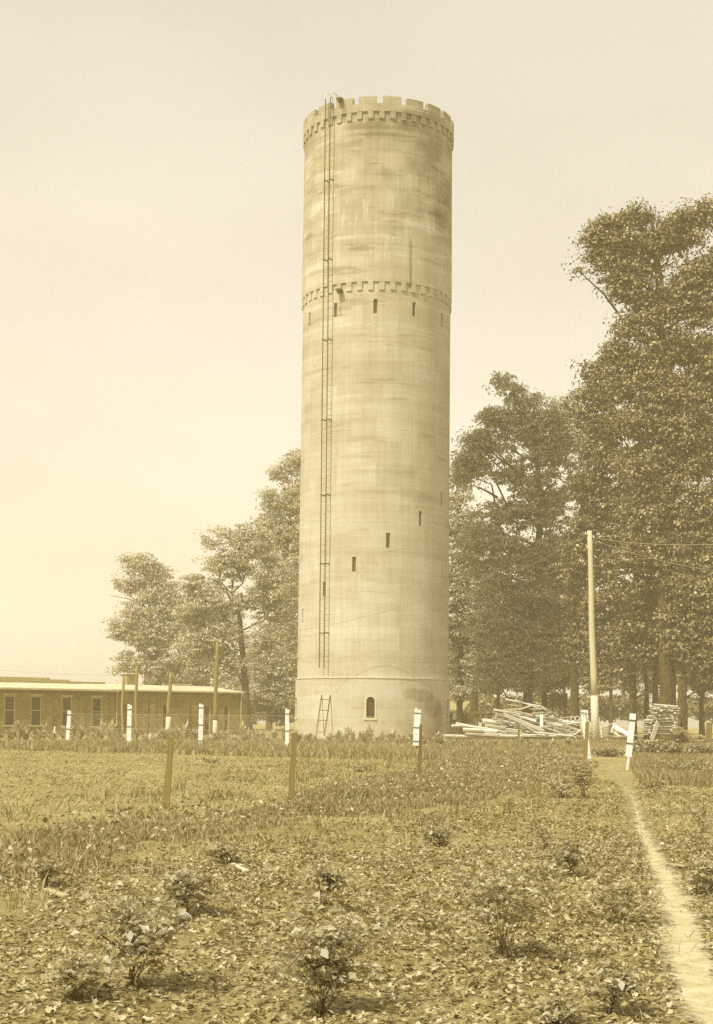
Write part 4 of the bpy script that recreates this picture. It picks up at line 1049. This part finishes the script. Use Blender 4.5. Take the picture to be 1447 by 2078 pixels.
# weeds and low leaves in the same strip and behind
x2, y2 = scatter(strip, 70, .38, .7, 15)
C = np.stack([x2, y2, gz(x2, y2) + rng.uniform(.02, .2, len(x2))], 1)
V, Fc = leaf_mesh(C, .06, .035, .6)
tag(np_mesh('weeds', V, Fc, 'leaf_canna', loc=(0, 25, 0)), 'broad leaved weeds among the tall grass', 'weeds', kind='stuff')
back = gpoly([(-60, 1522), (40, 1524), (300, 1530), (600, 1540), (900, 1545), (1010, 1538), (1190, 1530), (1190, 1508), (900, 1506), (300, 1508), (40, 1510), (-60, 1509)])
x, y = scatter(back, 60, .22, 2.5, 6)
V, Fc = blades(x, y, .26, .035, .4)
tag(np_mesh('grass', V, Fc, 'grass', loc=(-4, 60, 0)), 'belt of rough grass in front of the white fence posts', 'grass', kind='stuff')
rg = gpoly([(1292, 1588), (1500, 1600), (1900, 1610), (1950, 1520), (1560, 1520), (1300, 1522), (1280, 1560)])
x, y = scatter(rg, 190, .2, 1.3, 7)
V, Fc = blades(x, y, .27, .022, .5)
tag(np_mesh('grass', V, Fc, 'grass', loc=(9, 42, 0)), 'patch of rank grass right of the path', 'grass', kind='stuff')
lawn = [(-12, 76), (26, 76), (26, 104), (7.5, 104), (6.5, 95), (1, 91), (-4, 94), (-12, 90)]
x, y = scatter(lawn, 55)
V, Fc = blades(x, y, .07, .05, .8)
tag(np_mesh('mown_grass', V, Fc, 'straw', loc=(10, 85, 0)), 'short pale grass between the plant bed and the lumber', 'grass', kind='stuff')
# clods of dug soil
field = gpoly([(-60, 1705), (60, 1700), (330, 1650), (560, 1640), (800, 1582), (900, 1540), (500, 1532), (60, 1520), (-60, 1518)])
x, y = scatter(field, 60, .26, .9, 12)
near = gpoly([(-200, 2200), (-100, 1800), (400, 1712), (1000, 1630), (1190, 1575), (1225, 1560), (1300, 2200)])
xn, yn = scatter(near, 60, .35, .6, 22)
rt = gpoly([(1330, 1600), (2000, 1610), (2100, 2000), (1420, 2000), (1350, 1750)])
xr_, yr_ = scatter(rt, 60, .3, .6, 23)
x, y = np.concatenate([x, xn, xr_]), np.concatenate([y, yn, yr_])
kp = np.abs(x - path_c(y)) > path_w(y) * 1.5; x, y = x[kp], y[kp]
n = len(x); sz = np.minimum(rng.gamma(2., .008, n) + .006 + .0003 * y, .03 + .0006 * y)
oct_ = norm(np.array([[1, 0, 0], [0, 1, 0], [-1, 0, 0], [0, -1, 0], [0, 0, 1], [.7, .7, .5], [-.7, .7, .5], [-.7, -.7, .5], [.7, -.7, .5]], float))
V = oct_[None] * rng.uniform(.6, 1.25, (n, 9, 1)) * sz[:, None, None] * np.array([1, 1, .7]) ; a = rng.uniform(0, 6.28, n)
ca, sa = np.cos(a)[:, None], np.sin(a)[:, None]
V = np.stack([V[:, :, 0] * ca - V[:, :, 1] * sa + x[:, None], V[:, :, 0] * sa + V[:, :, 1] * ca + y[:, None], V[:, :, 2] + gz(x, y)[:, None]], 2).reshape(-1, 3)
tri = np.array([(0, 1, 5), (1, 2, 6), (2, 3, 7), (3, 0, 8), (1, 6, 5), (2, 7, 6), (3, 8, 7), (0, 5, 8), (4, 5, 6), (4, 6, 7), (4, 7, 8), (4, 8, 5)])
Fc = (np.arange(n)[:, None, None] * 9 + tri[None]).reshape(-1, 3)
tag(np_mesh('soil_clods', V, Fc, 'clod', loc=(0, 20, 0)), 'crumbled clods of dug garden soil', 'soil', kind='stuff')
xw, yw = scatter(gpoly([(-200, 2200), (-100, 1800), (400, 1712), (1000, 1630), (1190, 1575), (1300, 1600), (1500, 1620), (1650, 2200)]), 26, .40, 1.1, 61)
xv, yv = scatter(field, 7, .50, 1.5, 71)
xw, yw = np.concatenate([xw, xv]), np.concatenate([yw, yv])
kp = np.abs(xw - path_c(yw)) > path_w(yw) * 1.3; xw, yw = xw[kp], yw[kp]
m_ = 7; aa = rng.uniform(0, 6.28, (len(xw), m_)); rr_ = rng.uniform(.005, .045, (len(xw), m_)) * (1 + yw[:, None] * .02)
C = np.stack([xw[:, None] + np.cos(aa) * rr_, yw[:, None] + np.sin(aa) * rr_, gz(xw, yw)[:, None] + rng.uniform(.01, .06, (len(xw), m_))], 2).reshape(-1, 3)
Al = np.stack([np.cos(aa), np.sin(aa), aa * 0 + .5], 2).reshape(-1, 3)
V, Fc = leaf_mesh(C, .042, .022, .7, Al)
tag(np_mesh('weeds', V, Fc, 'rose_weed', loc=(0, 12, 0)), 'small low weeds sprinkled over the near bed and dug field', 'weeds', kind='stuff')
xs_, yd_ = scatter(gpoly([(-200, 2200), (-100, 1800), (400, 1712), (1000, 1630), (1190, 1575), (1300, 1600), (1500, 1620), (1650, 2200)]), 40, .42, .9, 81)
V, Fc = blades(xs_, yd_, .05 + .07 * vn(xs_, yd_, .4, 9), .004 + .0003 * yd_, 1.3)
tag(np_mesh('grass', V, Fc, 'grass', loc=(0, 12, 0)), 'thin grass shoots and stalks among the dead leaves', 'grass', kind='stuff')
# dead leaves in the foreground
def litter(poly, dens, thr, size, seed):
    x, y = scatter(poly, dens, thr, .8, seed)
    k = np.abs(x - path_c(y)) > path_w(y) * rng.uniform(.5, 1.1, len(x)); x, y = x[k], y[k]
    n = len(x); L = size * rng.uniform(.55, 1.35, n)
    m = 9; an = np.linspace(0, 2 * math.pi, m, endpoint=False)
    rad = np.where(np.arange(m) % 2 == 0, 1., .55)[None] * rng.uniform(.75, 1.2, (n, m))
    u = np.cos(an)[None] * rad * L[:, None] * .5; v = np.sin(an)[None] * rad * L[:, None] * .33
    curl = rng.uniform(-5, 9, n)[:, None]; w = curl * (v ** 2) / 1. * 3 + rng.uniform(-3, 6, n)[:, None] * u ** 2 * 2 + rng.normal(size=(n, m)) * L[:, None] * .05
    u = np.concatenate([u, u[:, :1] * 0], 1); v = np.concatenate([v, v[:, :1] * 0], 1); w = np.concatenate([w, w[:, :1] * 0 - L[:, None] * .03], 1)
    nrm = rng.normal(size=(n, 3)) * .42; nrm[:, 2] = 1; nrm = norm(nrm); d = rng.normal(size=(n, 3)); d = norm(d - nrm * (d * nrm).sum(1, keepdims=True)); s = np.cross(nrm, d)
    C = np.stack([x, y, gz(x, y) + rng.uniform(.004, .03, n)], 1)
    V = C[:, None] + u[..., None] * d[:, None] + v[..., None] * s[:, None] + w[..., None] * nrm[:, None]
    tri = np.array([(i, (i + 1) % m, m) for i in range(m)])
    return V.reshape(-1, 3), (np.arange(n)[:, None, None] * (m + 1) + tri[None]).reshape(-1, 3)
la = gpoly([(-260, 2300), (-150, 1790), (60, 1775), (500, 1730), (900, 1720), (1250, 1700), (1900, 1700), (2200, 2300)])
V1, F1 = litter(la, 820, .26, .042, 41)
lb = gpoly([(300, 1740), (700, 1685), (1000, 1640), (1210, 1590), (1450, 1600), (1950, 1620), (1950, 1720), (1000, 1740)])
V2, F2 = litter(lb, 260, .36, .040, 45)
V = np.concatenate([V1, V2]); Fc = np.concatenate([F1, F2 + len(V1)])
tag(np_mesh('leaf_litter', V, Fc, 'litter', loc=(0, 10, 0)), 'carpet of curled dead leaves over the near garden bed', 'leaf litter', kind='stuff')

# row of broad leaved border plants, built three ways and copied along the bed
def canna(seed, h=.62, wd=.35, n=16):
    r_ = np.random.default_rng(seed); mb = MB(); mb2 = MB()
    for i in range(n):
        a = r_.uniform(0, 6.28); t = r_.uniform(.05, 1); L = h * r_.uniform(.55, 1.); out = wd * t * 1.1
        w = r_.uniform(.05, .10) * h * 1.5
        b = Vector((math.cos(a) * wd * .2 * t, math.sin(a) * wd * .2 * t, h * r_.uniform(0, .35)))
        tip = Vector((math.cos(a) * (out + .1), math.sin(a) * (out + .1), b.z + L * (1 - .45 * t))); mid = b.lerp(tip, .5) + Vector((0, 0, .13 * L))
        s = Vector((-math.sin(a), math.cos(a), 0)) * w
        mb.add([b - s * .3, b + s * .3, mid + s, mid - s, tip], [(0, 1, 2, 3), (3, 2, 4)])
    mb2.tube([Vector((0, 0, -.05)), Vector((.02, 0, h * .55))], [.02, .012], 6)
    return mb, mb2
protos = []
for s_, (h, wd, n) in enumerate(((.66, .40, 20), (.85, .34, 18), (.48, .45, 22))):
    e = empty('border_plant', (0, 0, 0), 'broad leaved plant in the border bed at the foot of the tower', 'plant', 'broad leaved plants along the border bed')
    a, b = canna(s_ + 3, h, wd, n)
    a.build('foliage', 'leaf_canna', e); b.build('stem', 'cane', e); protos.append([e, False])
spots = []
for i in range(112):
    px = -30 + i * 11.0 + random.uniform(-5, 5)
    if px > 1190: break
    Yp = random.uniform(73, 84) if px < 600 else (random.uniform(70, 80) if px < 915 else random.uniform(66, 72))
    hs = 1.0 if px < 900 else .6
    if 1010 < px < 1050: continue
    spots.append((px, Yp, hs * random.uniform(.75, 1.25)))
for i, (px, Yp, s_) in enumerate(spots):
    k = random.choice((0, 0, 1, 2)); e, used = protos[k]
    a, _ = unroll(px, 1500); loc = Vector((a / F * Yp, Yp, float(gz(a / F * Yp, Yp))))
    if used:
        c = e.copy(); COL.objects.link(c)
        for chd in e.children:
            d = chd.copy(); COL.objects.link(d); d.parent = c
        e = c
    else: protos[k][1] = True
    e.location = loc; e.rotation_euler = (0, 0, random.uniform(0, 6.28)); e.scale = (s_, s_, s_)
    near_ = min(((136, 'leftmost white fence post'), (200, 'third building window'), (262, 'second fence post'), (340, 'leaning rough pole'), (407, 'third white fence post'), (438, 'pole with the cable'), (500, 'dark forked tree trunk'), (545, 'slim trunk left of the tower'), (583, 'fourth white fence post'), (650, 'step ladder'), (750, 'arched tower window'), (800, 'bare wall right of the tower window'), (847, 'wide white fence post'), (905, 'right edge of the tower'), (960, 'low left end of the heap'), (1060, 'middle of the heap'), (1120, 'right slope of the heap'), (1183, 'paired white boards')), key=lambda q: abs(q[0] - px))
    look = ('tall' if k == 1 else ('low spreading' if k == 2 else 'bushy'))
    sd = 'left of' if px < near_[0] - 4 else ('right of' if px > near_[0] + 4 else 'in line with')
    where = 'before the brick building' if px < 490 else ('at the foot of the tower' if px < 915 else 'before the lumber pile')
    e['label'] = '%s leafy border plant %s the %s%s' % (look, sd, near_[1], ', far row' if Yp > 76 else '')
seen_ = {}
for o in list(COL.objects):
    if o.parent is None and o.get('group') in ('broad leaved plants along the border bed', GP): seen_.setdefault(o['label'], []).append(o)
for lab_, os_ in seen_.items():
    if len(os_) > 1:
        os_.sort(key=lambda q: q.location.x)
        for i, q in enumerate(os_):
            w_ = ('leftmost', 'second', 'third', 'fourth', 'fifth', 'sixth', 'seventh', 'eighth', 'ninth')[min(i, 8)]
            if i == len(os_) - 1: w_ = 'rightmost'
            lab_ = lab_.replace(', far row', ', behind')
            q['label'] = w_ + ' ' * 1 + lab_.replace('leafy border plant', 'border plant').replace('medium length', 'medium').replace('sloping ', '').replace('lying ', '').replace('bare tower wall right of the window', 'bare tower wall')
# shrubs right of the path
def shrub(px, py, w, h, label, n=900, mat='leaf_canna', ls=.09, base=None):
    g = G(px, py); g.z = float(gz(g.x, g.y)); e = empty('leafy_shrub', g, label, 'shrub', 'low shrubs at the path end')
    u = norm(rng.normal(size=(n, 3))) * rng.random((n, 1)) ** .4
    lob = 1 + .35 * np.sin(u[:, :1] * 7 + px) * np.cos(u[:, 1:2] * 6)
    C = np.array(g) + u * lob * np.array([w / 2, w / 2.2, h / 2]) + np.array([0, 0, h * .5]); C = C[C[:, 2] > g.z]
    V, Fc = leaf_mesh(C, ls, ls * .6, .5); np_mesh('foliage', V, Fc, mat, e)
    mb = MB()
    for i in range(9):
        a = i * .7; mb.tube([g, g + Vector((math.cos(a) * w * .18, math.sin(a) * w * .18, h * .4)), g + Vector((math.cos(a) * w * .33, math.sin(a) * w * .33, h * .75))], [.012, .008, .004], 5)
    mb.build('stem', 'cane', e)
shrub(1340, 1538, 1.9, .72, 'largest bright leafy shrub right of the white post with an arm', 2200, ls=.11)
shrub(1425, 1540, 1.4, .55, 'low leafy shrub at the right edge beyond the path', 1300, ls=.10)
shrub(1232, 1536, 1.2, .36, 'low spreading plant between the two white gate posts', 900, ls=.10)
shrub(1300, 1532, .8, .62, 'upright dark leaved plant beside the white post with an arm', 600, ls=.14)
shrub(1390, 1575, 1.5, .45, 'weedy clump in front of the leafy shrubs at the right', 1100, ls=.06)
shrub(1320, 1600, .7, .2, 'small dark weed tuft at the right edge of the path', 300, ls=.05)
shrub(430, 1552, .7, .18, 'small weed tuft alone on the dug soil', 160, ls=.05)
shrub(735, 1568, .7, .2, 'small weed tuft on the dug soil before the tower', 160, ls=.05)

# rose bushes
def rose(px, py, hpx, wpx, label, nl=420, ncane=8, flowers=(), ls=.04, stake_=False, spread=1., low=.35, dense=1.):
    g = G(px, py); g.z = float(gz(g.x, g.y)); sc_ = g.y / F; h, w = hpx * sc_, wpx * sc_ * 1.25
    e = empty('rose_bush', g, label, 'bush', 'rose bushes in the near bed'); mb = MB(); tips = []
    skew = Vector((random.gauss(0, .08), random.gauss(0, .08), 0)) * w
    for i in range(ncane):
        a = random.uniform(0, 6.28); o_ = random.uniform(.15, 1.15) * spread; hh = h * random.uniform(.5, 1.0) * (1.08 - .25 * o_)
        r_ = .0027 * random.uniform(.6, 1.3) * (.6 + .045 * g.y)
        b0 = g + Vector((math.cos(a) * w * .19 * random.random(), math.sin(a) * w * .19 * random.random(), -.02))
        pts = [b0]; out = w * .46 * o_; ph = random.uniform(0, 6)
        for k in range(1, 7):
            q = k / 6; pts.append(g + skew * q + Vector((math.cos(a) * out * q ** 1.3, math.sin(a) * out * q ** 1.3, hh * (q * 1.15 - .15 * q * q))) + Vector((math.sin(ph + k * 1.9), math.cos(ph + k * 1.3), 0)) * w * .02)
        mb.tube(pts, [r_ * (1 - .7 * k / 6) for k in range(7)], 6)
        for k in range(7):
            q = random.uniform(low * 6, 5.9); j = int(q); s = pts[j].lerp(pts[min(6, j + 1)], q - j)
            d = Vector((random.gauss(0, 1), random.gauss(0, 1), random.uniform(-.1, .8))).normalized() * h * random.uniform(.08, .24)
            mb.tube([s, s + d * .5 + Vector((0, 0, .012)), s + d], [r_ * .45, r_ * .3, r_ * .15], 5); tips += [s + d * .4, s + d * .7, s + d]
        tips += [pts[6], pts[5]]
    mb.build('canes', 'cane', e, smooth=True)
    # compound leaves: five leaflets on a short stalk, loosely gathered near the twig ends
    T = np.array([tuple(t) for t in tips]); nc = int(nl * dense / 2.5)
    wgt = .25 + rng.random(len(T)) ** 2; wgt /= wgt.sum()
    C0 = T[rng.choice(len(T), nc, p=wgt)] + rng.normal(size=(nc, 3)) * np.array([w * .09, w * .09, h * .07])
    dr = norm(rng.normal(size=(nc, 3)) * np.array([1, 1, .35])); sd = norm(np.cross(dr, np.array([0, 0, 1.])))
    Cs, Al = [], []
    for q, s_ in ((1.15, 0), (.55, .6), (.55, -.6), (0, .5), (0, -.5)):
        Cs.append(C0 + dr * ls * q + sd * ls * s_); Al.append(dr * .6 + sd * np.sign(s_) * 1.0 if s_ else dr)
    C = np.concatenate(Cs); Al = np.concatenate(Al); k = C[:, 2] > g.z + .015; C, Al = C[k], Al[k]
    V, Fc = leaf_mesh(C, ls, ls * .64, .8, Al); np_mesh('foliage', V, Fc, 'leaf_rose', e)
    for fx, fy, fr in flowers:
        c = P(fx, fy, g.y); mbf = MB(); fr *= sc_
        for ring, (rr, zz, nn) in enumerate(((1., 0., 7), (.75, .25, 6), (.45, .45, 5), (.2, .6, 3))):
            for i in range(nn):
                a = 2 * math.pi * i / nn + ring; d = Vector((math.cos(a), math.sin(a), 0)); s = Vector((-math.sin(a), math.cos(a), 0)) * fr * .5 * (rr + .2)
                p0 = c + Vector((0, 0, -fr * .3)); m1 = c + d * fr * rr * .7 + Vector((0, 0, fr * (zz - .1))); tp_ = c + d * fr * rr + Vector((0, 0, fr * (zz + .25)))
                mbf.add([p0, m1 - s, tp_ - s * .4, tp_ + s * .4, m1 + s], [(0, 1, 2, 3, 4)])
        mbf.build('flower', 'petal', e)
        MB().tube([g + Vector((0, 0, h * .3)), c + Vector((0, 0, -fr * .3))], .004, 5).build('flower_stalk', 'cane', e)
rose(270, 2012, 215, 230, 'big leafy rose bush with drooping stems at the lower left corner', 480, 12, ((205, 1893, 13), (375, 1862, 14)), .038)
rose(655, 2045, 260, 190, 'leafy rose bush at the bottom centre left of the middle', 520, 12, (), .038)
rose(1022, 1938, 245, 190, 'tallest rose bush, in the lower middle with a bare twiggy base', 560, 14, (), .035, low=.6)
rose(1163, 1778, 85, 105, 'small bushy rose with a short dark stake in it', 420, 9, (), .03)
rose(1262, 1868, 120, 110, 'sparse rose bush with bare canes just left of the path', 170, 5, (), .04, low=.5)
rose(1185, 1622, 82, 80, 'distant rose bush below the paired white boards', 420, 9, (), .05, low=.4)
rose(1140, 1618, 50, 70, 'low rose bush left of the distant one below the white boards', 260, 7, (), .05)
rose(375, 1850, 105, 120, 'loose rose bush behind the lower left one', 300, 7, (), .045)
rose(1232, 2052, 105, 100, 'small rose bush near the bottom, beside the path', 260, 6, (), .034)
rose(1128, 2060, 60, 120, 'low rose shoots at the bottom edge left of the path', 160, 6, (), .034)
rose(1425, 1690, 75, 80, 'twiggy rose with pale round flowers at the right edge', 90, 7, ((1428, 1619, 6.5), (1381, 1622, 5)), .035)
rose(1440, 1812, 95, 110, 'dark leaved rose bush cut by the right edge of the photo', 260, 6, (), .04)
rose(895, 1722, 80, 75, 'small rose bush beyond the tallest one, left of centre right', 300, 6, (), .04)
rose(465, 1756, 55, 70, 'low rose bush at the near edge of the grass strip', 170, 6, (), .04)
rose(655, 1850, 100, 90, 'thin rose bush behind the bottom centre one', 170, 5, (), .045, low=.6)
rose(1110, 1722, 70, 60, 'nearly bare twiggy rose in the middle of the bed', 70, 5, (), .035)
rose(1036, 1662, 48, 40, 'single bare rose shoot standing near the grass strip', 24, 3, (), .035)
rose(945, 1810, 70, 70, 'bare broken rose stems left of the tallest bush', 40, 4, (), .04, low=.6)
rose(150, 2035, 90, 190, 'low leafy rose growth at the bottom left edge', 330, 8, (), .034)
rose(95, 1800, 60, 80, 'small rose sprout at the far left of the leafy bed', 110, 5, (), .045)
g = G(1165, 1772); tag(MB().beam(g + Vector((0, .02, -.05)), P(1172, 1714, g.y), .018, .018, (0, 1, 0)).build('plant_stake', 'cane', loc=g), 'short dark stake standing in the small bushy rose', 'stake')
# odds and ends on the soil
for px, py, s_, lab in ((1343, 1712, .10, 'pale broken stone lying right of the path'), (690, 1700, .035, 'small white pebble on the dug soil edge'), (563, 1600, .07, 'white stone on the dug soil between two stakes'), (797, 1660, .07, 'rounded stone at the near edge of the grass strip')):
    g = G(px, py); g.z = float(gz(g.x, g.y)); mb = MB(); r_ = [Vector(tuple(v)) * s_ * .5 * random.uniform(.75, 1.1) for v in oct_]
    mb.add([g + Vector((v.x, v.y, v.z * .7 + s_ * .1)) for v in r_], [tuple(t) for t in tri])
    tag(mb.build('stone', 'stone', loc=g), lab, 'stone')
for (a, b, lab) in (((1352, 1754), (1392, 1766), 'flat wood scrap lying right of the path'), ((470, 1758), (500, 1772), 'flat wood scrap near the low rose bush'), ((1052, 1800), (1090, 1812), 'broken lath on the dead leaves by the tallest rose'), ((90, 1812), (135, 1822), 'small stick lying at the far left of the leafy bed')):
    p, q = G(*a), G(*b); p.z = float(gz(p.x, p.y)) + .03; q.z = float(gz(q.x, q.y)) + .03
    plank(p, q, .05, .012, lab, 'wood scraps on the soil', name='wood_scrap', mat='pole')

# ================================================================= HAZE
if True:
    mb = MB(); mb.box((0, 180, 21.5), (830, 510, 47))
    hz = mb.build('haze', 'wire', loc=(0, 180, 21.5)); hz.data.materials.clear()
    hm = bpy.data.materials.new('haze'); hm.use_nodes = True; nt = hm.node_tree; nt.nodes.clear()
    vo = nt.nodes.new('ShaderNodeVolumePrincipled'); vo.inputs['Color'].default_value = (1., .88, .53, 1); vo.inputs['Density'].default_value = .0014
    vo.inputs['Anisotropy'].default_value = -.35
    ou = nt.nodes.new('ShaderNodeOutputMaterial'); nt.links.new(vo.outputs[0], ou.inputs['Volume'])
    hz.data.materials.append(hm); tag(hz, 'thin bright haze over the grounds', 'haze', kind='stuff')
